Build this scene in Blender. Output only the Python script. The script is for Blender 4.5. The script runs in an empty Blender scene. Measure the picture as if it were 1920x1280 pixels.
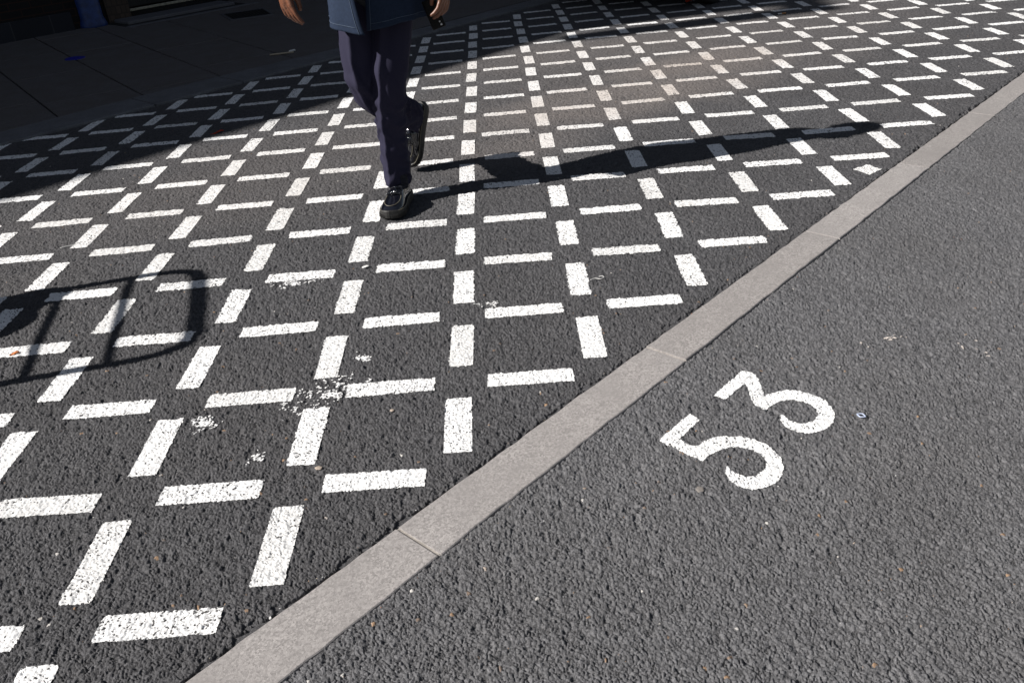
import bpy, bmesh, math, random
import numpy as np
from mathutils import Vector, Matrix

scene = bpy.context.scene
COL = scene.collection

# ------------------------------------------------------------------ camera, sky, sun
CAM = np.array([0.13186, -1.75166, 1.38267])
RC = np.array([[0.99575388, -0.06144911, -0.06855221],
               [-0.09010312, -0.49771172, -0.86264968],
               [0.01888981, 0.86516302, -0.50113484]])
cam_data = bpy.data.cameras.new('camera')
cam_data.sensor_width = 36.0
cam_data.lens = 1573.97 / 1920 * 36
cam_data.clip_start = 0.05
cam_data.clip_end = 400
cam = bpy.data.objects.new('camera', cam_data)
COL.objects.link(cam)
M = Matrix.Identity(4)
for r in range(3):
    M[r][0] = RC[0][r]
    M[r][1] = -RC[1][r]
    M[r][2] = -RC[2][r]
    M[r][3] = CAM[r]
cam.matrix_world = M
scene.camera = cam

SUN_AZ, SUN_EL = math.radians(11.2), math.radians(34.6)
SD = np.array([math.cos(SUN_EL) * math.cos(SUN_AZ), math.cos(SUN_EL) * math.sin(SUN_AZ), -math.sin(SUN_EL)])
world = bpy.data.worlds.new('World')
scene.world = world
world.use_nodes = True
wn = world.node_tree
sky = wn.nodes.new('ShaderNodeTexSky')
sky.sky_type = 'NISHITA'
sky.sun_disc = False
sky.sun_elevation = SUN_EL
sky.sun_rotation = math.atan2(-SD[0], -SD[1])
sky.air_density = 1.0
sky.dust_density = 0.6
hs = wn.nodes.new('ShaderNodeHueSaturation')
hs.inputs['Saturation'].default_value = .6
wn.links.new(sky.outputs[0], hs.inputs['Color'])
wn.links.new(hs.outputs[0], wn.nodes['Background'].inputs[0])
wn.nodes['Background'].inputs[1].default_value = 0.037
sun_data = bpy.data.lights.new('sun', 'SUN')
sun_data.energy = 5.0
sun_data.angle = math.radians(0.53)
sun_data.color = (1.0, 0.965, 0.925)
sun = bpy.data.objects.new('sun', sun_data)
COL.objects.link(sun)
sun.rotation_euler = Vector(SD).to_track_quat('-Z', 'Y').to_euler()
sun.location = (-8, -2, 8)
scene.view_settings.view_transform = 'Standard'
scene.view_settings.look = 'None'
scene.view_settings.exposure = 0.50
scene.view_settings.gamma = 1.0
scene.cycles.max_bounces = 5
scene.cycles.diffuse_bounces = 3
scene.cycles.glossy_bounces = 2

random.seed(7)
rng = np.random.default_rng(7)
D2 = np.array([math.sqrt(.5), math.sqrt(.5)])      # along the road
N2 = np.array([math.sqrt(.5), -math.sqrt(.5)])     # away from the buildings


# ------------------------------------------------------------------ helpers
def tag(o, label=None, cat=None, group=None, kind=None):
    if label: o['label'] = label
    if cat: o['category'] = cat
    if group: o['group'] = group
    if kind: o['kind'] = kind
    return o


def empty(name, loc=(0, 0, 0)):
    o = bpy.data.objects.new(name, None)
    o.empty_display_size = 0.1
    o.location = loc
    COL.objects.link(o)
    return o


def link(name, me, mat=None, parent=None, smooth=False):
    o = bpy.data.objects.new(name, me)
    COL.objects.link(o)
    if mat is not None: me.materials.append(mat)
    if smooth and len(me.polygons):
        me.polygons.foreach_set('use_smooth', np.ones(len(me.polygons), dtype=bool))
    if parent is not None:
        o.parent = parent
        o.matrix_parent_inverse = Matrix.Translation(-Vector(parent.location))
    return o


def np_mesh(name, V, F, attrs=None):
    """V (n,3), F (m,k) arrays -> mesh"""
    me = bpy.data.meshes.new(name)
    V = np.ascontiguousarray(V, dtype=np.float32)
    F = np.ascontiguousarray(F, dtype=np.int32)
    m, k = F.shape
    me.vertices.add(len(V)); me.vertices.foreach_set('co', V.ravel())
    me.loops.add(m * k); me.loops.foreach_set('vertex_index', F.ravel())
    me.polygons.add(m)
    me.polygons.foreach_set('loop_start', np.arange(0, m * k, k, dtype=np.int32))
    for a, v in (attrs or {}).items():
        at = me.attributes.new(a, 'FLOAT', 'POINT')
        at.data.foreach_set('value', np.ascontiguousarray(v, dtype=np.float32))
    me.update(calc_edges=True)
    return me


def bm_obj(name, bm, mat=None, parent=None, smooth=False, bevel=0, seg=2):
    me = bpy.data.meshes.new(name)
    bmesh.ops.recalc_face_normals(bm, faces=bm.faces)
    bm.to_mesh(me); bm.free()
    o = link(name, me, mat, parent, smooth)
    if bevel:
        b = o.modifiers.new('bevel', 'BEVEL'); b.width = bevel; b.segments = seg; b.limit_method = 'ANGLE'
    return o


def add_prism(bm, pts, z0, z1):
    lo = [bm.verts.new((p[0], p[1], z0 if np.isscalar(z0) else z0[i])) for i, p in enumerate(pts)]
    hi = [bm.verts.new((p[0], p[1], z1 if np.isscalar(z1) else z1[i])) for i, p in enumerate(pts)]
    n = len(pts)
    bm.faces.new(hi); bm.faces.new(lo[::-1])
    for i in range(n):
        bm.faces.new((lo[i], lo[(i + 1) % n], hi[(i + 1) % n], hi[i]))


def add_box(bm, c, s, axes=None):
    ax = axes if axes is not None else np.eye(3)
    vs = []
    for dx, dy, dz in ((-1, -1, -1), (1, -1, -1), (1, 1, -1), (-1, 1, -1), (-1, -1, 1), (1, -1, 1), (1, 1, 1), (-1, 1, 1)):
        p = np.array(c, float) + ax[0] * dx * s[0] / 2 + ax[1] * dy * s[1] / 2 + ax[2] * dz * s[2] / 2
        vs.append(bm.verts.new(p))
    for f in ((0, 3, 2, 1), (4, 5, 6, 7), (0, 1, 5, 4), (1, 2, 6, 5), (2, 3, 7, 6), (3, 0, 4, 7)):
        bm.faces.new([vs[i] for i in f])


def frame_of(d):
    d = np.array(d, float); d /= np.linalg.norm(d)
    a = np.array([0, 0, 1.0]) if abs(d[2]) < .9 else np.array([1.0, 0, 0])
    u = np.cross(a, d); u /= np.linalg.norm(u)
    return u, np.cross(d, u), d


def add_tube(bm, pts, radii, n=10, cap=True):
    pts = [np.array(p, float) for p in pts]
    if np.isscalar(radii): radii = [radii] * len(pts)
    rings = []
    u = None
    for i, p in enumerate(pts):
        d = pts[min(i + 1, len(pts) - 1)] - pts[max(i - 1, 0)]
        d = d / np.linalg.norm(d)
        if u is None: u = frame_of(d)[0]
        else:
            u = u - d * (u @ d); u /= np.linalg.norm(u)
        w = np.cross(d, u)
        rings.append([bm.verts.new(p + radii[i] * (u * math.cos(t) + w * math.sin(t))) for t in np.linspace(0, 2 * math.pi, n, endpoint=False)])
    for a, b in zip(rings, rings[1:]):
        for k in range(n):
            bm.faces.new((a[k], a[(k + 1) % n], b[(k + 1) % n], b[k]))
    if cap:
        bm.faces.new(rings[0][::-1]); bm.faces.new(rings[-1])


def add_ball(bm, c, r, scale=(1, 1, 1), seg=14):
    m = Matrix.Translation(Vector(c)) @ Matrix.Diagonal((*scale, 1))
    bmesh.ops.create_uvsphere(bm, u_segments=seg, v_segments=seg // 2 + 2, radius=r, matrix=m)


def add_capsules(bm, pts, radii, n=14):
    """chain of tapered capsules (for voxel remeshing)"""
    if np.isscalar(radii): radii = [radii] * len(pts)
    for (p, q, a, b) in zip(pts, pts[1:], radii, radii[1:]):
        add_tube(bm, [p, q], [a, b], n)
    for p, r in zip(pts, radii):
        add_ball(bm, p, r, seg=n)


def remesh(o, voxel, iters=6, factor=.5):
    r = o.modifiers.new('remesh', 'REMESH'); r.mode = 'VOXEL'; r.voxel_size = voxel; r.use_smooth_shade = True
    if iters:
        s = o.modifiers.new('smooth', 'SMOOTH'); s.iterations = iters; s.factor = factor
    return o


def bake(o):
    dg = bpy.context.evaluated_depsgraph_get()
    me = bpy.data.meshes.new_from_object(o.evaluated_get(dg))
    old = o.data
    mats = [m for m in old.materials]
    o.modifiers.clear(); o.data = me
    if not me.materials:
        for m in mats: me.materials.append(m)
    me.polygons.foreach_set('use_smooth', np.ones(len(me.polygons), dtype=bool))
    return o


# ------------------------------------------------------------------ materials
def material(name):
    m = bpy.data.materials.new(name); m.use_nodes = True
    nt = m.node_tree
    return m, nt, nt.nodes['Principled BSDF']


def node(nt, t, **kw):
    n = nt.nodes.new(t)
    for k, v in kw.items():
        if k.startswith('i_'):
            n.inputs[k[2:].replace('_', ' ')].default_value = v
        else: setattr(n, k, v)
    return n


def mixc(nt, fac, a, b, mode='MIX'):
    n = nt.nodes.new('ShaderNodeMix'); n.data_type = 'RGBA'; n.blend_type = mode
    for k, v in ((0, fac), (6, a), (7, b)):
        if hasattr(v, 'links') or hasattr(v, 'is_linked'): nt.links.new(v, n.inputs[k])
        elif k == 0: n.inputs[0].default_value = v
        else: n.inputs[k].default_value = (*v, 1)
    return n.outputs[2]


def noise(nt, scale, detail=3, rough=.55, coord='Object'):
    tc = nt.nodes.new('ShaderNodeTexCoord')
    n = nt.nodes.new('ShaderNodeTexNoise')
    n.inputs['Scale'].default_value = scale; n.inputs['Detail'].default_value = detail; n.inputs['Roughness'].default_value = rough
    nt.links.new(tc.outputs[coord], n.inputs['Vector'])
    return n.outputs[0]


def ramp(nt, src, p0, p1):
    n = nt.nodes.new('ShaderNodeMapRange')
    n.inputs[1].default_value = p0; n.inputs[2].default_value = p1
    nt.links.new(src, n.inputs[0])
    return n.outputs[0]


def attr(nt, name):
    n = nt.nodes.new('ShaderNodeAttribute'); n.attribute_name = name
    return n.outputs['Fac']


def bump(nt, p, src, strength, dist):
    b = nt.nodes.new('ShaderNodeBump')
    b.inputs['Strength'].default_value = strength; b.inputs['Distance'].default_value = dist
    nt.links.new(src, b.inputs['Height']); nt.links.new(b.outputs[0], p.inputs['Normal'])


def plain(name, col, rough=.6, var=.25, scale=40, metal=0, spec=.5, bmp=0, bscale=200, coat=0, bd=.002):
    m, nt, p = material(name)
    dark = tuple(c * (1 - var) for c in col); lite = tuple(min(1, c * (1 + var)) for c in col)
    nt.links.new(mixc(nt, ramp(nt, noise(nt, scale), .3, .7), dark, lite), p.inputs['Base Color'])
    p.inputs['Roughness'].default_value = rough; p.inputs['Metallic'].default_value = metal
    p.inputs['Specular IOR Level'].default_value = spec
    p.inputs['Coat Weight'].default_value = coat
    if bmp: bump(nt, p, noise(nt, bscale, 4), bmp, bd)
    return m


DUST_HAZE_TAN = (0.27, 0.235, 0.215)


def asphalt_material(name, base, warm, tan_amt):
    m, nt, p = material(name)
    tone = attr(nt, 'tone'); dust = attr(nt, 'dust'); fleck = attr(nt, 'fleck')
    tv = nt.nodes.new('ShaderNodeTexVoronoi'); tv.inputs['Scale'].default_value = 130
    tcv = nt.nodes.new('ShaderNodeTexCoord'); nt.links.new(tcv.outputs['Object'], tv.inputs['Vector'])
    bw = nt.nodes.new('ShaderNodeRGBToBW'); nt.links.new(tv.outputs['Color'], bw.inputs[0])
    lt = nt.nodes.new('ShaderNodeMath'); lt.operation = 'LESS_THAN'; lt.inputs[1].default_value = -.5; nt.links.new(tone, lt.inputs[0])
    tm = nt.nodes.new('ShaderNodeMix'); nt.links.new(lt.outputs[0], tm.inputs[0]); nt.links.new(tone, tm.inputs[2]); nt.links.new(bw.outputs[0], tm.inputs[3])
    tone = tm.outputs[0]
    c = mixc(nt, tone, tuple(v * .5 for v in base), tuple(v * 1.75 for v in base))
    c = mixc(nt, ramp(nt, noise(nt, 1.3, 4), .35, .75), c, mixc(nt, .5, c, warm))
    c = mixc(nt, ramp(nt, noise(nt, 3.2, 4), .38, .66), mixc(nt, 1.0, c, (.86, .86, .865), 'MULTIPLY'), c)
    c = mixc(nt, ramp(nt, noise(nt, 380, 2), .52, .80), c, tuple(v * 2.3 for v in base))  # fine pale grain, brightened to paint tiny glints into the colour
    c = mixc(nt, ramp(nt, fleck, .9945, .9955), c, (.30, .20, .13))
    c = mixc(nt, ramp(nt, fleck, .9985, .999), c, (.55, .53, .5))
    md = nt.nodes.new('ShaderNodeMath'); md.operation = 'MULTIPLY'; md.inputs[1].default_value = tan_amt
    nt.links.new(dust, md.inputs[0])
    c = mixc(nt, md.outputs[0], c, DUST_HAZE_TAN)
    nt.links.new(c, p.inputs['Base Color'])
    p.inputs['Roughness'].default_value = .78
    p.inputs['Specular IOR Level'].default_value = .14
    tc = nt.nodes.new('ShaderNodeTexCoord')
    vo = nt.nodes.new('ShaderNodeTexVoronoi'); vo.feature = 'DISTANCE_TO_EDGE'; vo.inputs['Scale'].default_value = 165
    nt.links.new(tc.outputs['Object'], vo.inputs['Vector'])
    ed = ramp(nt, vo.outputs['Distance'], 0.0, .12)
    b1 = nt.nodes.new('ShaderNodeBump'); b1.inputs['Strength'].default_value = .55; b1.inputs['Distance'].default_value = .0016
    nt.links.new(ed, b1.inputs['Height'])
    b2 = nt.nodes.new('ShaderNodeBump'); b2.inputs['Strength'].default_value = .4; b2.inputs['Distance'].default_value = .0012
    nt.links.new(noise(nt, 560, 3, .65), b2.inputs['Height']); nt.links.new(b1.outputs[0], b2.inputs['Normal'])
    nt.links.new(b2.outputs[0], p.inputs['Normal'])
    return m


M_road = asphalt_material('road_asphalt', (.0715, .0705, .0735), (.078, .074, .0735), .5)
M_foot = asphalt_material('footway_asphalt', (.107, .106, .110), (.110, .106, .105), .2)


def paint_material():
    m, nt, p = material('white_road_paint')
    cov = attr(nt, 'cov'); dust = attr(nt, 'dust'); tone = attr(nt, 'tone')
    c = mixc(nt, ramp(nt, noise(nt, 14, 4), .3, .8), (.80, .795, .785), (.86, .86, .86))
    oi = nt.nodes.new('ShaderNodeObjectInfo')
    c = mixc(nt, ramp(nt, oi.outputs['Random'], .45, 1.0), c, mixc(nt, 1.0, c, (.86, .855, .845), 'MULTIPLY'))
    c = mixc(nt, ramp(nt, noise(nt, 300, 3), .62, .85), c, (.60, .585, .57))
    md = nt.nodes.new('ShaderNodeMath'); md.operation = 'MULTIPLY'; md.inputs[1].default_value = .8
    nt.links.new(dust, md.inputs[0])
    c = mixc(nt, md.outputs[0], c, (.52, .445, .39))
    a = mixc(nt, tone, (.04, .038, .038), (.085, .082, .08))
    c = mixc(nt, ramp(nt, cov, -.12, .12), a, c)
    nt.links.new(c, p.inputs['Base Color'])
    p.inputs['Roughness'].default_value = .7; p.inputs['Specular IOR Level'].default_value = .25
    bump(nt, p, noise(nt, 420, 3), .3, .001)
    return m


M_paint = paint_material()


def granite(name, base, speck, rough=.7):
    m, nt, p = material(name)
    tc = nt.nodes.new('ShaderNodeTexCoord')
    v = nt.nodes.new('ShaderNodeTexVoronoi'); v.inputs['Scale'].default_value = 210
    nt.links.new(tc.outputs['Object'], v.inputs['Vector'])
    g = nt.nodes.new('ShaderNodeRGBToBW'); nt.links.new(v.outputs['Color'], g.inputs[0])
    c = mixc(nt, g.outputs[0], tuple(x * .62 for x in base), tuple(min(1, x * 1.38) for x in base))
    c = mixc(nt, ramp(nt, noise(nt, 5, 5), .4, .8), c, speck)
    c = mixc(nt, ramp(nt, noise(nt, 28, 5, .7), .56, .8), c, tuple(x * .66 for x in base))
    c = mixc(nt, ramp(nt, noise(nt, 9, 6, .7), .58, .72), c, tuple(x * .84 for x in base))
    oi = nt.nodes.new('ShaderNodeObjectInfo')
    c = mixc(nt, oi.outputs['Random'], c, mixc(nt, 1.0, c, (.86, .855, .85), 'MULTIPLY'))
    nt.links.new(c, p.inputs['Base Color'])
    p.inputs['Roughness'].default_value = rough; p.inputs['Specular IOR Level'].default_value = .3
    bump(nt, p, noise(nt, 380, 4, .7), .5, .002)
    return m


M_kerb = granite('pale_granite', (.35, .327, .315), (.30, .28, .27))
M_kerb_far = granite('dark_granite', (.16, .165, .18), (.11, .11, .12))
M_mortar = plain('mortar', (.34, .31, .28), .9, .35, 60)
M_ground = plain('ground_soil', (.05, .048, .046), .95, .2, 2)
M_slab = granite('flagstone', (.135, .127, .13), (.115, .102, .094), .75)
M_flagbase = plain('flagstone_joint', (.02, .019, .018), .95, .3, 30)
M_patch = granite('footpath_asphalt', (.085, .085, .09), (.07, .07, .075), .8)


# ------------------------------------------------------------------ asphalt relief
def h2(ix, iy, seed):
    ix = ix.astype(np.uint32); iy = iy.astype(np.uint32)
    h = ix * np.uint32(374761393) + iy * np.uint32(668265263) + np.uint32((seed * 2246822519) % 4294967296)
    h = (h ^ (h >> np.uint32(13))) * np.uint32(1274126177)
    h = h ^ (h >> np.uint32(16))
    h = h * np.uint32(2654435769)
    return ((h ^ (h >> np.uint32(15))) & np.uint32(0xFFFFFF)).astype(np.float32) / np.float32(16777216)


def vnoise(x, y, s, seed):
    x = np.asarray(x, np.float64) / s; y = np.asarray(y, np.float64) / s
    ix = np.floor(x); iy = np.floor(y); fx = (x - ix); fy = (y - iy)
    fx = fx * fx * (3 - 2 * fx); fy = fy * fy * (3 - 2 * fy)
    ix = ix.astype(np.int64) + 5000; iy = iy.astype(np.int64) + 5000
    a = h2(ix, iy, seed); b = h2(ix + 1, iy, seed); c = h2(ix, iy + 1, seed); d = h2(ix + 1, iy + 1, seed)
    return (a * (1 - fx) + b * fx) * (1 - fy) + (c * (1 - fx) + d * fx) * fy


def voro(x, y, s, seed):
    x = (np.asarray(x) / s).astype(np.float32); y = (np.asarray(y) / s).astype(np.float32)
    ix = np.floor(x).astype(np.int32); iy = np.floor(y).astype(np.int32)
    F1 = np.full(x.shape, 9, np.float32); F2 = F1.copy()
    r = np.zeros_like(F1); cx = np.zeros_like(F1); cy = np.zeros_like(F1); r2 = np.zeros_like(F1)
    for a in (-1, 0, 1):
        for b in (-1, 0, 1):
            jx = ix + a; jy = iy + b
            kx = jx + 20000; ky = jy + 20000
            px = jx + .5 + .92 * (h2(kx, ky, seed) - .5); py = jy + .5 + .92 * (h2(kx, ky, seed + 1) - .5)
            dx = px - x; dy = py - y
            d = np.sqrt(dx * dx + dy * dy)
            near = d < F1
            F2 = np.where(near, F1, np.minimum(F2, d))
            rr = h2(kx, ky, seed + 2)
            r = np.where(near, rr, r); r2 = np.where(near, h2(kx, ky, seed + 3), r2)
            cx = np.where(near, dx, cx); cy = np.where(near, dy, cy)
            F1 = np.where(near, d, F1)
    return F1, F2, r, r2, cx, cy


def sstep(a, b, x):
    t = np.clip((x - a) / (b - a), 0, 1)
    return t * t * (3 - 2 * t)


def kerb_w(q):
    """the pale kerb's two edges (w = x - y) at the distance q along the road"""
    return 0.045 + .022 * np.clip(q + .8, 0, 9) ** .95, 0.265 + .0135 * np.clip(q + .8, 0, 9)


def relief(x, y, split=False):
    """height, tone, fleck of the rolled asphalt at x, y"""
    F1, F2, r, r2, cx, cy = voro(x, y, .0098, 11)
    f1, f2, s, s2, gx, gy = voro(x, y, .0052, 31)
    big = r2 > .36
    e_b = sstep(.02, .20, F2 - F1); e_s = sstep(.02, .26, f2 - f1)
    gapk = .45 + 1.1 * vnoise(x, y, .013, 61)
    hb = (r - .5) * .0022 + ((r - .5) * cx * 1.3 + (r2 - .6) * cy * 1.3) * .0011 - .0004 * F1 - .0049 * gapk * (1 - e_b)
    hs = -.0009 + (s - .5) * .0018 + ((s2 - .5) * gx + (s - .5) * gy) * .0016 - .0034 * gapk * (1 - e_s)
    h = np.where(big, hb, np.minimum(hs, -.0003 + .8 * hs - .0026 * (1 - e_b) * .6))
    pit = vnoise(x, y, .017, 77)
    h = h - .0036 * sstep(.66, .92, pit)
    low = .0022 * (vnoise(x, y, .16, 5) - .5) + .005 * (vnoise(x, y, .9, 6) - .5)
    tone = np.where(big, r2 * .8 + .2 * r, s)
    fl = np.where(big, h2((r * 65535).astype(np.int32), (r2 * 65535).astype(np.int32), 3), h2((s * 65535).astype(np.int32), (s2 * 65535).astype(np.int32), 4))
    return (h, tone, fl, low) if split else (h + low, tone, fl)


def dust_haze_map(x, y):  # road dust; the broad weak ovals paint far haze brightening into the colour
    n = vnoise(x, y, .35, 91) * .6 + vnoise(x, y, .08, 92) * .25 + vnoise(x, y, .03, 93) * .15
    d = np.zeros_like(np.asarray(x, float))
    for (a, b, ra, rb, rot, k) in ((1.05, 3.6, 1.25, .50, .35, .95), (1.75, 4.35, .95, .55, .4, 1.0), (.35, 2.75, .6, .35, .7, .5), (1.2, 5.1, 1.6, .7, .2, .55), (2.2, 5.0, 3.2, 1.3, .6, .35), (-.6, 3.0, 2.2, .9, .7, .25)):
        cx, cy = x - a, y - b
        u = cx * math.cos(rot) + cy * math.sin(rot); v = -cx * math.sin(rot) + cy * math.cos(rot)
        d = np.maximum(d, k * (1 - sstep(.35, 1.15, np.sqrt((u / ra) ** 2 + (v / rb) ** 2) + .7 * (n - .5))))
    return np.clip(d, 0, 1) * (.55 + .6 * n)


def build_asphalt():
    # rows: fine close by, coarser farther off
    ys = [-1.25]
    while ys[-1] < 8.1:
        d2 = (ys[-1] + 1.75) ** 2 + 1.38 ** 2
        ys.append(ys[-1] + min(.0062, .00064 * d2))
    ys = np.array(ys)
    NC = 1800
    t = np.linspace(0, 1, NC)
    dep = ys + 1.7517
    xl = .13 - (.66 * dep + .75); xr = .13 + (.70 * dep + 1.0)
    X = xl[:, None] + (xr - xl)[:, None] * t[None]
    Y = np.repeat(ys[:, None], NC, 1)
    X = X.ravel(); Y = Y.ravel()
    h, tone, fl = relief(X, Y)
    w = X - Y; q = (X + Y) * math.sqrt(.5)
    w0, w1 = kerb_w(q)
    # crumbled trench where the road meets the pale kerb
    n = vnoise(X, Y, .05, 51); n2 = vnoise(X, Y, .012, 52)
    wid = .003 + .030 * np.clip(1.7 * n * n2 - .12, 0, 1)
    g = 1 - sstep(wid * .75, wid, (w0 - w) / 1.414)
    h = np.where(w < (w0 + w1) / 2, h - .020 * g, h - .002 * (1 - sstep(0, .008, (w - w1) / 1.414)))
    h = h - .0014
    dust = dust_haze_map(X, Y)
    V = np.stack([X, Y, h], 1)
    NR = len(ys)
    a = (np.arange(NR - 1)[:, None] * NC + np.arange(NC - 1)[None]).ravel()
    F = np.stack([a, a + 1, a + 1 + NC, a + NC], 1)
    fw = w[a]; fq = q[a]
    k0, k1 = kerb_w(fq)
    out = []
    for nm, sel, mat in (('road', (fw < k0 + .012) & (fw > -6.62), M_road), ('asphalt_footway', fw > k1 - .012, M_foot)):
        f = F[sel]
        used = np.zeros(len(V), bool); used[f.ravel()] = True
        idx = np.cumsum(used) - 1
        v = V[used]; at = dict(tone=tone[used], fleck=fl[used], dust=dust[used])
        f = idx[f]
        # the same surface carried on, flat, past the part one can look at closely
        wa, wb = (-6.62, .1) if nm == 'road' else (.3, 26.0)
        ring = []
        for qq in np.linspace(-30, 40, 36):
            for ww in np.linspace(wa, wb, 4):
                p = D2 * qq + N2 * ww * math.sqrt(.5)
                ring.append((p[0], p[1], -.0075))
        nb = len(v)
        ring = np.array(ring)
        gi = (np.arange(35)[:, None] * 4 + np.arange(3)[None]).ravel() + nb
        gf = np.stack([gi, gi + 1, gi + 5, gi + 4], 1)[:, ::-1]
        v = np.concatenate([v, ring]); f = np.concatenate([f, gf])
        for kk in at: at[kk] = np.concatenate([at[kk], np.full(len(ring), -1 if kk == 'tone' else 0)])
        o = link(nm, np_mesh(nm, v, f, at), mat, None, False)
        tag(o, kind='structure')
        out.append(o)
    return out


build_asphalt()

bm = bmesh.new()
bmesh.ops.create_grid(bm, x_segments=8, y_segments=8, size=90)
for v in bm.verts: v.co.z = -.06
tag(bm_obj('ground', bm, M_ground), kind='structure')


# ------------------------------------------------------------------ painted dashes
CELL, SH = .43, .02783
CX = [0.00154, 0.01037, 0.00488, -0.0209, 0.00285, 0.00123, -0.02394, 0.16671, -0.06221, -0.00597]
CY = [0.01754, 0.00902, -0.01831, -0.05426, 0.19399, -0.09305, -0.01788, 0.08983, 0.04885, -0.02666]


def lattice(i, j):
    a = np.clip(i, -8, 9) / 8; b = (np.clip(j, -2, 19) - 7) / 8
    B = np.array([1, a, b, a * a, a * b, b * b, a ** 3, a * a * b, a * b * b, b ** 3])
    return np.array([CELL * (i + SH * j) + B @ CX, CELL * j + B @ CY])


def project(p):
    qv = RC @ (np.array(p) - CAM)
    return np.array([960 + 1573.97 * qv[0] / qv[2], 640 + 1573.97 * qv[1] / qv[2], qv[2]])


def paint_patch(x, y, sd, wear, seed):
    """vertex data for paint lying on the relief; sd = metres inside the painted outline"""
    h, tone, fl, low = relief(x, y, True)
    sdn = sd + .0026 * (vnoise(x, y, .011, seed) - .5) + .0022 * (vnoise(x, y, .0045, seed + 1) - .5) + np.minimum(h + .002, 0) * .35
    z = np.maximum(h, -.0052) * .62 + low - .0003
    thin = wear + .0044 * (vnoise(x, y, .0048, seed + 2) - .5) + .0012 * (vnoise(x, y, .05, seed + 4) - .5)
    F1, F2, r, r2, cx, cy = voro(x, y, .0066, seed % 97 + 500)
    dens = .64 + .22 * ((seed * 37) % 101) / 100 + .30 * (vnoise(x, y, .06, seed + 5) - .5) - wear * 190
    dot = (F1 - (.20 + .30 * r)) * 6
    cov = np.minimum(np.where(r2 > dens, dot, 2), (h + .0078 - thin) / .001)
    return z, np.clip(cov, -3, 3), tone, sdn


def grid_faces(nu, nv):
    a = (np.arange(nu - 1)[:, None] * nv + np.arange(nv - 1)[None]).ravel()
    return np.stack([a, a + nv, a + nv + 1, a + 1], 1)


def paint_rect(c, ux, L, W, seed, wear=0.0, step=None):
    d = math.hypot(*(c - CAM[:2])); d = math.hypot(d, 1.38)
    st = step or min(.006, max(.0019, .00108 * d))
    uy = np.array([-ux[1], ux[0]])
    m = .004
    s = np.linspace(-L / 2 - m, L / 2 + m, max(6, int((L + 2 * m) / st)))
    t = np.linspace(-W / 2 - m, W / 2 + m, max(5, int((W + 2 * m) / st)))
    S, T = [a.ravel() for a in np.meshgrid(s, t, indexing='ij')]
    x = c[0] + ux[0] * S + uy[0] * T; y = c[1] + ux[1] * S + uy[1] * T
    rc = .006 + .012 * random.random() ** 3
    qx = np.abs(S) - L / 2 + rc; qy = np.abs(T) - W / 2 + rc
    sd = rc - np.hypot(np.maximum(qx, 0), np.maximum(qy, 0)) - np.minimum(np.maximum(qx, qy), 0)
    z, cov, tone, sdn = paint_patch(x, y, sd, wear, seed)
    F = grid_faces(len(s), len(t))
    F = F[(sdn[F] > 0).sum(1) >= 3]
    return np.stack([x, y, z], 1), F, cov, tone, dust_haze_map(x, y)


def paint_mesh(name, V, F, cov, tone, dust):
    used = np.zeros(len(V), bool); used[F.ravel()] = True
    idx = np.cumsum(used) - 1
    return np_mesh(name, V[used], idx[F], dict(cov=cov[used], tone=tone[used], dust=dust[used]))


ORD = 'zeroth first second third fourth fifth sixth seventh eighth ninth tenth eleventh twelfth thirteenth fourteenth fifteenth sixteenth seventeenth eighteenth nineteenth twentieth'.split()
ORD += ['twenty-' + o for o in ORD[1:10]]


def building_shade(c):
    return c[0] - c[1] < -5.0 or (c[1] - 5.75 > .2 * (c[0] - 1.08) and c[0] - c[1] < -2.9)


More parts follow.
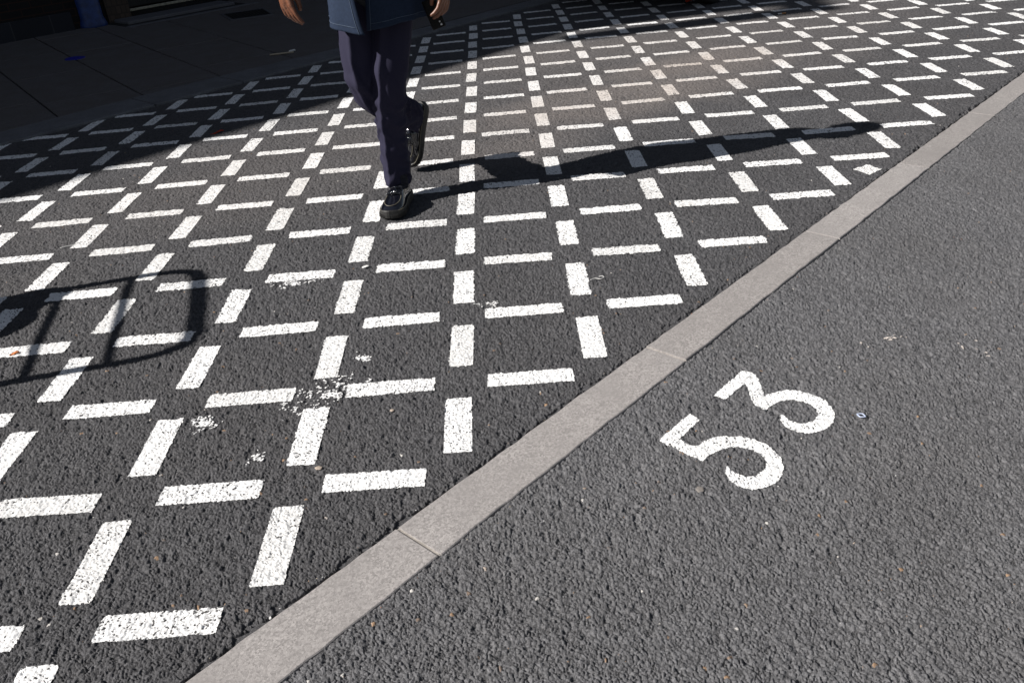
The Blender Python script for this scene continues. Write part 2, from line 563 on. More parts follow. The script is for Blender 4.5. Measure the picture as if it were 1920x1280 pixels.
def build_dashes():
    todo = []
    for j in range(-3, 28):
        for i in range(-16, 20):
            for (a, b, kind, ok) in ((i, j + .5, 'lengthwise', i <= j <= i + 15), (i + .5, j, 'crosswise', i + 1 <= j <= i + 16)):
                if not ok: continue
                c = lattice(a, b)
                if abs((c[0] - c[1]) + 3.2) > 3.6 or abs(c[0]) > 7.5 or c[1] > 10 or c[1] < -1.6: continue
                e = .02
                ux = lattice(a, b + e) - lattice(a, b - e) if kind == 'lengthwise' else lattice(a + e, b) - lattice(a - e, b)
                ux /= np.linalg.norm(ux)
                p = project((c[0], c[1], 0))
                infr = p[2] > 0 and -60 < p[0] < 1980 and -8 < p[1] < 1330
                todo.append((0 if infr else 1, p[2], i, j, kind, c, ux))
    todo.sort(key=lambda t: (t[0], t[1]))
    rest = []
    count = 0
    for (off, dist, i, j, kind, c, ux) in todo:
        c = c + rng.normal(0, .003, 2)
        an = rng.normal(0, .010); ux = np.array([ux[0] * math.cos(an) - ux[1] * math.sin(an), ux[0] * math.sin(an) + ux[1] * math.cos(an)])
        L = .272 + rng.normal(0, .004); W = (.080 if kind == 'lengthwise' else .077) + rng.normal(0, .0015)
        dst = float(dust_haze_map(np.array([c[0]]), np.array([c[1]]))[0])
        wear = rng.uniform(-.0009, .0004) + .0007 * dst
        far = dist > 5.5
        V, F, cov, tone, dust = paint_rect(c, ux, L, W, 200 + 17 * len(rest) + 7 * count, wear)
        if count < 300 and not off:
            o = link('painted_dash', paint_mesh('painted_dash', V, F, cov, tone, dust), M_paint, None, True)
            n_near = j - i + 1 if kind == 'lengthwise' else j - i
            n_far = (i - (j - 15) + 1) if kind == 'lengthwise' else (i - (j - 16) + 1)
            look = 'shaded' if building_shade(c) else ('dusty' if dst > .42 else 'white')
            row = j + 3
            side, n = ('pale kerb', n_near) if n_near <= n_far or j < 8 else ('far pavement', n_far)
            tag(o, f'{look} {kind} dash, {ORD[n]} from {side} in {ORD[row]} {kind} row up from the bottom', 'road marking', 'white dashes painted across the road in a grid')
            count += 1
        else:
            rest.append((V, F, cov, tone, dust))
    nv = np.cumsum([0] + [len(r[0]) for r in rest])
    V = np.concatenate([r[0] for r in rest]); F = np.concatenate([r[1] + n for r, n in zip(rest, nv)])
    o = link('painted_dashes', paint_mesh('painted_dashes', V, F, *[np.concatenate([r[k] for r in rest]) for k in (2, 3, 4)]), M_paint, None, True)
    tag(o, 'small white dashes continuing the painted grid into the distance', 'road marking', 'white dashes painted across the road in a grid', kind='stuff')


build_dashes()


def paint_polygon(poly, seed, wear, step):
    P = np.array(poly)
    lo = P.min(0) - .006; hi = P.max(0) + .006
    s = np.arange(lo[0], hi[0], step); t = np.arange(lo[1], hi[1], step)
    X, Y = [a.ravel() for a in np.meshgrid(s, t, indexing='ij')]
    dist = np.full(X.shape, 9.0); inside = np.zeros(X.shape, bool)
    for k in range(len(P)):
        a, b = P[k], P[(k + 1) % len(P)]
        ab = b - a
        u = np.clip(((X - a[0]) * ab[0] + (Y - a[1]) * ab[1]) / (ab @ ab), 0, 1)
        dist = np.minimum(dist, np.hypot(X - a[0] - u * ab[0], Y - a[1] - u * ab[1]))
        cr = (a[1] > Y) != (b[1] > Y)
        with np.errstate(divide='ignore', invalid='ignore'):
            inside ^= cr & (X < (b[0] - a[0]) * (Y - a[1]) / (b[1] - a[1] + 1e-12) + a[0])
    sd = np.where(inside, dist, -dist)
    z, cov, tone, sdn = paint_patch(X, Y, sd, wear, seed)
    F = grid_faces(len(s), len(t))
    F = F[(sdn[F] > 0).sum(1) >= 3]
    return np.stack([X, Y, z], 1), F, cov, tone, dust_haze_map(X, Y) * 0


FIVE = [(0.54, 0.04), (0.652, 0.148), (0.675, 0.117), (0.597, 0.037), (0.63, -0.002), (0.65, 0.014), (0.677, 0.027), (0.708, 0.034), (0.741, 0.032), (0.767, 0.022), (0.794, 0.003), (0.816, -0.022), (0.829, -0.05), (0.835, -0.079), (0.829, -0.113), (0.814, -0.145), (0.791, -0.17), (0.766, -0.183), (0.747, -0.185), (0.727, -0.19), (0.708, -0.183), (0.689, -0.165), (0.678, -0.142), (0.676, -0.118), (0.684, -0.097), (0.691, -0.089), (0.694, -0.108), (0.701, -0.121), (0.714, -0.132), (0.731, -0.139), (0.75, -0.136), (0.77, -0.124), (0.784, -0.107), (0.792, -0.083), (0.787, -0.059), (0.775, -0.039), (0.756, -0.027), (0.732, -0.019), (0.706, -0.021), (0.681, -0.03), (0.658, -0.042), (0.633, -0.065)]
THREE = [(0.741, 0.227), (0.861, 0.344), (0.881, 0.329), (0.894, 0.308), (0.888, 0.253), (0.882, 0.201), (0.906, 0.211), (0.934, 0.22), (0.965, 0.219), (0.993, 0.208), (1.02, 0.185), (1.037, 0.155), (1.044, 0.12), (1.039, 0.086), (1.024, 0.053), (1.002, 0.031), (0.976, 0.016), (0.944, 0.01), (0.92, 0.016), (0.9, 0.033), (0.887, 0.052), (0.885, 0.081), (0.891, 0.1), (0.9, 0.105), (0.906, 0.098), (0.905, 0.087), (0.914, 0.072), (0.93, 0.061), (0.953, 0.06), (0.976, 0.069), (0.992, 0.09), (0.998, 0.113), (0.992, 0.138), (0.974, 0.156), (0.951, 0.168), (0.927, 0.17), (0.903, 0.161), (0.881, 0.147), (0.862, 0.129), (0.838, 0.163), (0.838, 0.191), (0.844, 0.234), (0.849, 0.274), (0.768, 0.199)]
for nm, poly, lab in (('painted_digit', FIVE, 'white painted figure 5 on the grey asphalt beside the pale kerb'),
                      ('painted_digit', THREE, 'white painted figure 3 on the grey asphalt beside the figure 5')):
    o = link(nm, paint_mesh(nm, *paint_polygon(poly, 900, -.0004, .0022)), M_paint, None, True)
    tag(o, lab, 'road marking', 'number 53 painted beside the kerb')
o = link('painted_stub', paint_mesh('painted_stub', *paint_polygon([(1.868, 1.957), (1.958, 2.003), (1.995, 1.925), (1.912, 1.868)], 950, -.0008, .003)), M_paint, None, True)
tag(o, 'short white diamond shaped paint stub touching the pale kerb', 'road marking')


def splash(c, rx, ry, rot, seed, lab, dens=.5, col=0, nm='paint_splash'):
    n = 90
    st = max(.0026, min(rx, ry) * 2 / n)
    s = np.arange(-rx, rx, st); t = np.arange(-ry, ry, st)
    S, T = [a.ravel() for a in np.meshgrid(s, t, indexing='ij')]
    x = c[0] + S * math.cos(rot) - T * math.sin(rot); y = c[1] + S * math.sin(rot) + T * math.cos(rot)
    h, tone, fl = relief(x, y)
    r = np.sqrt((S / rx) ** 2 + (T / ry) ** 2)
    v = dens + .75 * (vnoise(x, y, .03, seed) - .5) + .5 * (vnoise(x, y, .010, seed + 1) - .5) + h * 110 + .12 - r * .55
    V = np.stack([x, y, np.maximum(h, -.0034) * .75 - .0006], 1)
    F = grid_faces(len(s), len(t))
    F = F[(v[F] > 0).sum(1) >= 3]
    if not len(F): return
    o = link(nm, paint_mesh(nm, V, F, np.clip(v * 6, -.05, 3), tone, np.zeros(len(V)) + col), M_paint, None, True)
    if col: tag(o, lab, 'scuff', 'pale scuffs on the asphalt')
    else: tag(o, lab, 'paint splash', 'stray paint smears between the dashes')


splash((-.40, .425), .15, .085, .35, 601, 'broad ragged white paint smear joining two dashes left of the pale kerb', .30)
splash((-.745, .325), .045, .045, .6, 611, 'small broken white paint smear beside a lengthwise dash at lower left', .40)
splash((-.62, 1.235), .12, .035, .12, 621, 'thin speckled white smear along the lower edge of a crosswise dash', .22)
splash((.115, .925), .045, .045, .5, 631, 'white paint smudge at the left end of a crosswise dash', .42)
splash((-.55, .14), .06, .035, .4, 641, 'faint scattered white drips in the cell left of the lowest kerb dashes', .22)
splash((1.36, .45), .17, .05, .35, 651, 'pale scratchy scuff on the grey asphalt right of the figure 3', .17, 1.0, 'scuff_stain')
splash((1.56, .37), .12, .05, -.7, 661, 'pale scratchy scuff farthest right on the grey asphalt', .16, 1.0, 'scuff_stain')
splash((-.30, .62), .05, .05, .2, 671, 'tiny white drips in a cell near the middle of the grid', .20)
splash((1.02, 1.72), .10, .04, .3, 681, 'faint grey white scuff beside the kerb in the middle', .10, .8, 'scuff_stain')


# ------------------------------------------------------------------ kerbstones
def kerb_pt(q, w, z):
    p = D2 * q + N2 * w * math.sqrt(.5)
    return (p[0], p[1], z)


JOINTS = [-2.35, -1.28, -.25, .80, 1.91, 2.88, 3.86, 4.82, 5.80, 6.8]
KLAB = ['pale granite kerbstone at the bottom edge, running out of the photo', 'pale granite kerbstone nearest the camera at the bottom of the strip',
        'pale granite kerbstone between the lowest two joints, below the figure 5', 'pale granite kerbstone level with the figure 5, third visible up the strip',
        'pale granite kerbstone just above the figures 5 and 3', 'pale granite kerbstone below the diamond shaped paint stub',
        'pale granite kerbstone just above the diamond shaped paint stub', 'pale granite kerbstone at the right edge of the photo', 'pale granite kerbstone past the right edge of the photo']


def kerbstone(qa, qb, wf, zt, mat, lab, group, rnd, gap=.0048, thick=.12, chips=.0042):
    n = 60
    qs = np.linspace(qa + gap, qb - gap, n)
    bm = bmesh.new()
    rows = []
    for q in qs:
        w0, w1 = wf(q)
        dx = chips * (vnoise(np.array([q]), np.array([0.3]), .045, rnd)[0] - .5) * 2
        dy = chips * (vnoise(np.array([q]), np.array([7.3]), .045, rnd + 1)[0] - .5) * 2
        w0 += dx; w1 += dy
        b = .0045
        prof = [(w0, -thick), (w0, zt - .006), (w0 + b * .4, zt - .002), (w0 + b * 1.3, zt), (w1 - b * 1.3, zt), (w1 - b * .4, zt - .002), (w1, zt - .006), (w1, -thick)]
        rows.append([bm.verts.new(kerb_pt(q, ww, z)) for ww, z in prof])
    for a, b in zip(rows, rows[1:]):
        for k in range(8):
            bm.faces.new((a[k], b[k], b[(k + 1) % 8], a[(k + 1) % 8]))
    bm.faces.new(rows[0]); bm.faces.new(rows[-1][::-1])
    o = bm_obj('kerbstone', bm, mat, None)
    tag(o, lab, 'kerbstone', group)
    return o


for k in range(len(JOINTS) - 1):
    dz = random.uniform(-.0015, .0015)
    kerbstone(JOINTS[k], JOINTS[k + 1], lambda q: [float(v) for v in kerb_w(np.array(q))], .0004 + dz, M_kerb, KLAB[k], 'pale granite kerbstones in a flush diagonal strip', 40 + k * 3)
bm = bmesh.new()
for q in JOINTS[1:-1]:
    w0, w1 = [float(v) for v in kerb_w(np.array(q))]
    add_prism(bm, [kerb_pt(q - .0047, w0 + .004, 0)[:2], kerb_pt(q - .0047, w1 - .004, 0)[:2], kerb_pt(q + .0047, w1 - .004, 0)[:2], kerb_pt(q + .0047, w0 + .004, 0)[:2]], -.1, -.0045)
tag(bm_obj('kerb_mortar', bm, M_mortar), kind='structure')

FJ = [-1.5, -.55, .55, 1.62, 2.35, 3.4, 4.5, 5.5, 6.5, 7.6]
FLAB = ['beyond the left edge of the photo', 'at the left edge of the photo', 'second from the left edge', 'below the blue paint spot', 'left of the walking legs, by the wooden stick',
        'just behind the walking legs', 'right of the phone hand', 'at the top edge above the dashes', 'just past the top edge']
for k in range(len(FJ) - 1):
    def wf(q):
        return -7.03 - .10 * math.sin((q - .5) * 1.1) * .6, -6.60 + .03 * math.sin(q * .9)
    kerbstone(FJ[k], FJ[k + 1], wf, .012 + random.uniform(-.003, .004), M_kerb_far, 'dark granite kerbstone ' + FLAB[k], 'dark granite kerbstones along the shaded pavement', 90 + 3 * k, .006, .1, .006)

# ------------------------------------------------------------------ shaded pavement
U1 = np.array([.83, .558]); U2 = np.array([.558, -.83])


def clip_poly(poly, n, d, keep_less=True):
    out = []
    for k in range(len(poly)):
        a, b = poly[k], poly[(k + 1) % len(poly)]
        da, db = (a @ n - d), (b @ n - d)
        if not keep_less: da, db = -da, -db
        if da <= 0: out.append(a)
        if da * db < 0: out.append(a + (b - a) * (da / (da - db)))
    return out


bm = bmesh.new()
NW = np.array([1.0, -1.0])
base = [D2 * qa + N2 * w * math.sqrt(.5) for qa, w in ((-12, -7.06), (16, -7.06), (16, -13.2), (-12, -13.2))]
add_prism(bm, base, -.08, -.002)
tag(bm_obj('pavement', bm, M_flagbase), kind='structure')
bm = bmesh.new()
UJ = [-2.6, -1.9, -1.22, -.55, .10, .73, 1.38, 2.07]
CJ = {3: -6.9, 4: -7.94, 5: -7.72, 6: -7.01, 2: -7.4, 1: -6.8, 0: -7.3}
for k in range(len(UJ) - 1):
    v0 = CJ[k] % 1.19 - 12
    for m_ in range(0, 11):
        va = v0 + 1.19 * m_; vb = va + 1.19
        g = .007
        poly = [U1 * u + U2 * v for u, v in ((UJ[k] + g, va + g), (UJ[k + 1] - g, va + g), (UJ[k + 1] - g, vb - g), (UJ[k] + g, vb - g))]
        poly = clip_poly(poly, NW, -7.09); poly = clip_poly(poly, NW, -13.1, False) if len(poly) > 2 else poly
        if len(poly) < 3: continue
        dz = random.uniform(0, .004)
        try: add_prism(bm, poly, -.03, .006 + dz)
        except ValueError: pass
poly = [U1 * u + U2 * v for u, v in ((2.08, -14), (16, -14), (16, 3), (2.08, 3))]
poly = clip_poly(clip_poly(poly, NW, -7.09), NW, -13.1, False)
add_prism(bm, poly, -.03, .005)
tag(bm_obj('paving_slabs', bm, M_slab, None, False, .003, 1), kind='structure')

# ------------------------------------------------------------------ building on the left
WF = -12.75


def fac(q, o, z=0.0):
    p = np.array([-4.32, 8.43]) + D2 * q + N2 * o
    return np.array([p[0], p[1], z])


AX = np.array([[*D2, 0], [*N2, 0], [0, 0, 1.0]])


def fbox(bm, q0, q1, o0, o1, z0, z1):
    add_box(bm, fac((q0 + q1) / 2, (o0 + o1) / 2, (z0 + z1) / 2), (q1 - q0, o1 - o0, z1 - z0), AX)


def brick_mat(name, col, mortar, scale=1, w=.225, h=.075):
    m, nt, p = material(name)
    tc = nt.nodes.new('ShaderNodeTexCoord')
    mp = nt.nodes.new('ShaderNodeMapping'); mp.inputs['Rotation'].default_value = (math.radians(-90), 0, math.radians(-45))
    mp.vector_type = 'TEXTURE'
    sep = nt.nodes.new('ShaderNodeSeparateXYZ'); nt.links.new(tc.outputs['Object'], sep.inputs[0])
    ad = nt.nodes.new('ShaderNodeMath'); nt.links.new(sep.outputs[0], ad.inputs[0]); nt.links.new(sep.outputs[1], ad.inputs[1])
    ml = nt.nodes.new('ShaderNodeMath'); ml.operation = 'MULTIPLY'; ml.inputs[1].default_value = .7071; nt.links.new(ad.outputs[0], ml.inputs[0])
    cb = nt.nodes.new('ShaderNodeCombineXYZ'); nt.links.new(ml.outputs[0], cb.inputs[0]); nt.links.new(sep.outputs[2], cb.inputs[1])
    b = nt.nodes.new('ShaderNodeTexBrick'); nt.links.new(cb.outputs[0], b.inputs[0])
    b.inputs['Scale'].default_value = 1; b.inputs['Brick Width'].default_value = w; b.inputs['Row Height'].default_value = h
    b.inputs['Mortar Size'].default_value = .006
    b.inputs['Color1'].default_value = (*col, 1); b.inputs['Color2'].default_value = (*[c * .7 for c in col], 1); b.inputs['Mortar'].default_value = (*mortar, 1)
    nt.links.new(b.outputs[0], p.inputs['Base Color'])
    p.inputs['Roughness'].default_value = .75; p.inputs['Specular IOR Level'].default_value = .25
    bump(nt, p, b.outputs[1], -.4, .004)
    return m


M_brick = brick_mat('black_painted_brick', (.010, .0095, .010), (.03, .014, .010))
M_plinth = brick_mat('dark_plinth_tile', (.022, .024, .032), (.045, .045, .05), 1, .42, .25)
M_tile = brick_mat('brown_tile', (.075, .055, .042), (.04, .03, .025), 1, .06, .09)
M_blue = plain('blue_gloss_paint', (.010, .034, .15), .5, .35, 14, bmp=.2, bscale=40)
M_door = plain('black_shop_panel', (.008, .008, .009), .4, .2, 10)
M_metal = plain('threshold_metal', (.42, .40, .33), .4, .3, 30, metal=.6)
M_step = granite('step_stone', (.12, .12, .135), (.10, .10, .11), .7)
M_black = plain('black_void', (.006, .006, .006), .95, .2, 20)
M_grate = plain('cast_iron', (.012, .012, .013), .7, .3, 80, bmp=.3)
M_render = plain('wall_render', (.20, .17, .15), .9, .2, 3, bmp=.2)
M_roof = plain('roof_slate', (.06, .06, .07), .8, .3, 10)

tall = empty('shop_building', fac(-8.0, -2.0))
tag(tall, 'black painted brick shop front with blue pilaster behind the shaded pavement', 'building')
QC = -6.2     # corner where the taller building begins
H_LOW, H_TALL = 6.82, 8.75
bm = bmesh.new()
fbox(bm, QC, .72, -5, 0, -.05, H_TALL)
fbox(bm, 2.12, 14, -5, 0, -.05, H_TALL)
fbox(bm, .72, 2.12, -5, -.22, 2.4, H_TALL)
fbox(bm, .72, 2.12, -5, -.42, -.05, 2.4)
bm_obj('wall', bm, M_brick, tall)
bm = bmesh.new()
fbox(bm, QC, .06, .001, .035, -.02, .20)
bm_obj('plinth', bm, M_plinth, tall, False, .006)
bm = bmesh.new()
fbox(bm, .46, .74, -.3, .03, -.02, 2.6)
bm_obj('tiled_pier', bm, M_tile, tall, False, .004)
bm = bmesh.new()
add_tube(bm, [fac(.285, -.01, -.02), fac(.285, -.01, .03), fac(.285, -.01, .10), fac(.285, -.01, 2.6)], [.155, .155, .13, .13], 28)
bm_obj('blue_pilaster', bm, M_blue, tall, True)
bm = bmesh.new()
fbox(bm, .76, 2.10, -.40, -.30, .10, 2.38)
d_ = bm_obj('door', bm, M_door, tall, False, .004)
bm = bmesh.new()
fbox(bm, .86, 2.00, -.299, -.285, .34, .352)
bm_obj('rail', bm, M_black, d_)
bm = bmesh.new()
fbox(bm, .75, 2.3, -.28, -.245, .06, .088)
bm_obj('threshold', bm, M_metal, tall, False, .003)
bm = bmesh.new()
fbox(bm, .75, 2.2, -.285, -.05, -.02, .058)
bm_obj('sill', bm, M_brick, tall, False, .003)

low = empty('low_building', fac(QC - 4, -2.0))
tag(low, 'lower rendered building whose flat roof shades the left of the crossing', 'building')
bm = bmesh.new()
fbox(bm, QC - 14, QC - .004, -5, 0, -.05, H_LOW - .12)
bm_obj('wall', bm, M_render, low)
bm = bmesh.new()
fbox(bm, QC - 14, QC - .006, -5, .03, H_LOW - .12, H_LOW)
bm_obj('roof', bm, M_roof, low, False, .01)
flue = empty('shadow_flue', fac(QC, -.05, H_LOW))  # unseen duct, added to cast the thin shadow bar beside the corner's shadow
tag(flue, 'unseen square metal flue added on the low roof to cast a bar of shadow', 'flue')
FS = np.array([-SD[1], SD[0], 0]) / math.hypot(SD[0], SD[1])   # across the sunlight
ctr = fac(QC, -.02)
ctr = ctr - FS * .34
bm = bmesh.new()
add_box(bm, (ctr[0], ctr[1], H_LOW + .80), (.30, .26, 1.62))
bm_obj('duct', bm, M_metal, flue, False, .01)
bm = bmesh.new()
add_box(bm, (ctr[0] + FS[0] * .17, ctr[1] + FS[1] * .17, H_LOW + 1.55), (.34, .66, .12))
bm_obj('cowl', bm, M_metal, flue, False, .01)

# doorstep by the door; flat black strips paint in the sunken gap's shade
bm = bmesh.new()
for p in ((.42, 1.98, .42, .50), (1.88, 1.98, -.04, .42), (.42, .50, -.04, .42)):
    fbox(bm, p[0], p[1], p[2], p[3], .004, .013)
tag(bm_obj('gap_shade_strip', bm, M_black), kind='structure')
bm = bmesh.new()
fbox(bm, .50, 1.88, .06, .42, -.02, .045)
tag(bm_obj('doorstep', bm, M_step, None, False, .012), 'grey stone doorstep ringed by a black gap in front of the dark shop door', 'doorstep')
bm = bmesh.new()
fbox(bm, .42, 2.1, .515, .60, 0, .014)
tag(bm_obj('gutter_edging', bm, M_step, None, False, .004), kind='structure')

gr = empty('pavement_grating', (-2.36, 8.56, .01))
tag(gr, 'black rectangular iron grating set in the shaded pavement', 'grating')
gq = [np.array(p) for p in [(-2.70, 8.73), (-2.24, 8.95), (-2.02, 8.38), (-2.46, 8.20)]]
cen = sum(gq) / 4
bm = bmesh.new()
for k in range(4):
    a, b = gq[k], gq[(k + 1) % 4]
    add_prism(bm, [a, b, b + (cen - b) * .10, a + (cen - a) * .10], .004, .014)
bm_obj('frame', bm, M_step, gr)
bm = bmesh.new()
add_prism(bm, [p + (cen - p) * .09 for p in gq], .0, .009)
bm_obj('plate', bm, M_black, gr)
bm = bmesh.new()
for k in range(1, 14):
    f0 = k / 14
    a = gq[0] + (gq[1] - gq[0]) * f0; b = gq[3] + (gq[2] - gq[3]) * f0
    a, b = a + (b - a) * .1, b + (a - b) * .1
    n = (gq[1] - gq[0]) / np.linalg.norm(gq[1] - gq[0]) * .006
    add_prism(bm, [a - n, a + n, b + n, b - n], .008, .015)
bm_obj('grille', bm, M_grate, gr)

bm = bmesh.new()
pts = []
for t in np.linspace(0, 2 * math.pi, 40, endpoint=False):
    r = .088 * (1 + .06 * math.sin(3 * t + 1) + .03 * math.sin(11 * t))
    pts.append((-3.56 + r * math.cos(t), 6.62 + r * math.sin(t) * 1.0))
add_prism(bm, pts, .004, .0118)
tag(bm_obj('paint_spot', bm, plain('blue_spray_paint', (.01, .012, .30), .6, .3, 60)), 'round blue paint spot on the shaded flagstones', 'paint spot')


# ------------------------------------------------------------------ litter
def flake(name, c, L, W, rot, h, mat, lab, cat, curl=.15, group=None):
    z0 = float(relief(np.array([c[0]]), np.array([c[1]]))[0][0]) if c[0] - c[1] > -6.6 else .012
    z0 = max(z0, -.002)
    bm = bmesh.new()
    n = 9
    top, bot = [], []
    for k in range(n):
        s = (k / (n - 1) - .5)
        wv = W * (1 - (2 * s) ** 4 * .75) * (1 + .2 * math.sin(k * 2.3))
        row_t, row_b = [], []
        for t in (-.5, 0, .5):
            x = c[0] + (L * s) * math.cos(rot) - wv * t * math.sin(rot); y = c[1] + L * s * math.sin(rot) + wv * t * math.cos(rot)
            zz = z0 + .0008 + curl * W * (4 * t * t) * .5 + curl * L * .15 * math.sin(s * 5)
            row_t.append(bm.verts.new((x, y, zz + h))); row_b.append(bm.verts.new((x, y, zz)))
        top.append(row_t); bot.append(row_b)
    for k in range(n - 1):
        for t in (0, 1):
            bm.faces.new((top[k][t], top[k + 1][t], top[k + 1][t + 1], top[k][t + 1]))
            bm.faces.new((bot[k][t + 1], bot[k + 1][t + 1], bot[k + 1][t], bot[k][t]))
        bm.faces.new((top[k][0], bot[k][0], bot[k + 1][0], top[k + 1][0]))
        bm.faces.new((top[k + 1][2], bot[k + 1][2], bot[k][2], top[k][2]))
    bm.faces.new((top[0][2], bot[0][2], bot[0][1], bot[0][0], top[0][0], top[0][1]))
    bm.faces.new((top[-1][0], bot[-1][0], bot[-1][1], bot[-1][2], top[-1][2], top[-1][1]))
    o = bm_obj(name, bm, mat, None, True)
    tag(o, lab, cat, group)
    return o


M_gum = plain('old_chewing_gum', (.40, .33, .27), .8, .25, 250, bmp=.3, bscale=400)
M_gum2 = plain('grey_chewing_gum', (.20, .18, .165), .85, .25, 250)
M_red = plain('red_plastic', (.50, .045, .012), .5, .25, 120)
M_orange = plain('orange_leaf', (.42, .13, .03), .7, .35, 120)
M_paper = plain('white_paper', (.75, .74, .72), .8, .1, 80)
M_wood = plain('pale_wood', (.42, .36, .27), .7, .2, 90)
M_filter = plain('cigarette_filter', (.55, .26, .10), .8, .3, 200)
M_tab = plain('pale_blue_plastic', (.42, .47, .60), .35, .1, 100, spec=.6)


def gum(c, r, sx, rot, mat, lab):
    z0 = -.0012
    bm = bmesh.new()
    bmesh.ops.create_uvsphere(bm, u_segments=28, v_segments=10, radius=1)
    for v in bm.verts:
        t = math.atan2(v.co.y, v.co.x)
        k = 1 + .12 * math.sin(2 * t + c[0] * 9) + .08 * math.sin(5 * t + 1)
        x, y, z = v.co.x * r * sx * k, v.co.y * r * k, v.co.z * .0022
        v.co = (c[0] + x * math.cos(rot) - y * math.sin(rot), c[1] + x * math.sin(rot) + y * math.cos(rot), z0 + z)
    tag(bm_obj('chewing_gum', bm, mat, None, True), lab, 'chewing gum')


gum((-.372, .058), .0085, 1.15, .2, M_gum, 'flat beige gum blob beside the lowest crosswise dash by the kerb')
gum((.60, -.17), .010, 1.2, .4, M_gum2, 'flat grey gum blob left of the figure 5')
gum((-.19, .30), .006, 1.2, .9, M_gum, 'small pale gum blob in a cell left of the kerb')
gum((1.55, -.02), .010, 1.6, -.5, M_gum2, 'long grey gum stain right of the figure 3')
flake('plastic_strip', (-1.49, 3.56), .085, .018, .42, .002, M_red, 'bright red plastic strip at the edge of the building shadow', 'litter', .5)
flake('dead_leaf', (-1.54, .86), .032, .016, .5, .0012, M_orange, 'small orange leaf on a shaded dash at the left edge', 'leaf', .5)
flake('paper_scrap', (-.36, 1.33), .030, .016, .5, .001, M_paper, 'small white paper scrap lying left of the walking shoe and below it', 'litter')
flake('plastic_scrap', (2.33, 6.99), .07, .045, .5, .02, M_red, 'orange red scrap beside the dark tyre at the top edge', 'litter', .6)
bm = bmesh.new()
add_tube(bm, [(-1.60, 5.92, .018), (-1.40, 5.965, .018)], .007, 8)
tag(bm_obj('wooden_stick', bm, M_wood, None, True), 'pale wooden stick lying on the shaded pavement edge', 'stick')
bm = bmesh.new()
add_tube(bm, [(-1.45, 6.02, .016), (-1.405, 6.06, .018)], .008, 8)
tag(bm_obj('cigarette_stub', bm, M_paper, None, True), 'white stub beside the pale wooden stick', 'cigarette end')
cg = empty('cigarette_end', (2.89, 5.93, 0))
tag(cg, 'cigarette end with orange filter on the sunlit dashes near the top', 'cigarette end')
bm = bmesh.new(); add_tube(bm, [(2.86, 5.925, .004), (2.895, 5.932, .004)], .0055, 8); bm_obj('paper', bm, M_paper, cg, True)
bm = bmesh.new(); add_tube(bm, [(2.896, 5.932, .004), (2.935, 5.94, .004)], .006, 8); bm_obj('filter', bm, M_filter, cg, True)
# pull tab
bm = bmesh.new()
for (cx0, cy0, rx, ry, n) in ((1.10, .06, .0115, .0085, 22),):
    ang = -.75
    pts = []
    for t in np.linspace(0, 2 * math.pi, n + 1):
        k = 1 / max(abs(math.cos(t)) ** 1.25 + abs(math.sin(t)) ** 1.25, .001) ** .8
        x, y = rx * k * math.cos(t), ry * k * math.sin(t)
        pts.append((cx0 + x * math.cos(ang) - y * math.sin(ang), cy0 + x * math.sin(ang) + y * math.cos(ang), .0045))
    add_tube(bm, pts, .0019, 8, cap=False)
tag(bm_obj('pull_tab', bm, M_tab, None, True), 'pale blue plastic ring lying on the asphalt right of the figure 3', 'litter')
bm = bmesh.new()
pts = [(.50 + .045 * s, 1.03 + .01 * math.sin(s * 4) + (.016 * (s - .8) * 4 if s > .8 else 0), .003) for s in np.linspace(0, 1.2, 14)]
pts += [(.545, 1.055, .003), (.535, 1.052, .003)]
add_tube(bm, pts, .0011, 6)
tag(bm_obj('thread', bm, M_paper, None, True), 'thin white thread hooked beside a lengthwise dash right of centre', 'thread')
bm = bmesh.new()
add_tube(bm, [(-1.77 + .08 * s, 1.825 + .05 * s + .004 * math.sin(s * 9), .001) for s in np.linspace(0, 1, 8)], .0013, 6)
tag(bm_obj('paint_drip', bm, M_paper, None, True), 'thin white paint streak at the foot of a lengthwise dash at left', 'paint splash')


def grit():
    groups = []
    rnd = random.Random(5)
    bms = [bmesh.new() for _ in range(3)]
    for k in range(150):
        if k < 60:
            d = rnd.random() ** .7
            x = rnd.uniform(-1.2, 3.4); y = x - rnd.uniform(.32, 2.6)
            if y < -1: continue
        elif k < 125:
            q = rnd.uniform(-.9, 4); w0, w1 = [float(v) for v in kerb_w(np.array(q))]
            w = (w0 - abs(rnd.gauss(.0, .012))) if rnd.random() < .5 else w1 + abs(rnd.gauss(0, .015))
            p = kerb_pt(q, w, 0); x, y = p[0], p[1]
        else:
            x = rnd.uniform(-4, 3); y = x + rnd.uniform(.2, 6.3)
            if y < -1: continue
        s = rnd.uniform(.0006, .0014) if rnd.random() < .95 else rnd.uniform(.002, .004)
        z0 = float(relief(np.array([x]), np.array([y]))[0][0]) - .0018
        b = bms[0 if rnd.random() < .6 else (1 if rnd.random() < .55 else 2)]
        a0 = rnd.uniform(0, 6.28)
        lo = []; hi = []
        n = 5
        el = rnd.uniform(1, 2.2)
        for t in range(n):
            t_ = 2 * math.pi * t / n
            r = s * rnd.uniform(.7, 1.2)
            u, v = r * el * math.cos(t_), r * math.sin(t_)
            hi.append((x + u * math.cos(a0) - v * math.sin(a0), y + u * math.sin(a0) + v * math.cos(a0)))
        add_prism(b, hi, z0, z0 + s * .6)
    for b, mat, lab in zip(bms, (M_paper, M_wood, M_orange), ('white', 'tan', 'orange')):
        tag(bm_obj('grit', b, mat), f'{lab} grit flecks scattered over the asphalt', 'grit', kind='stuff')


grit()

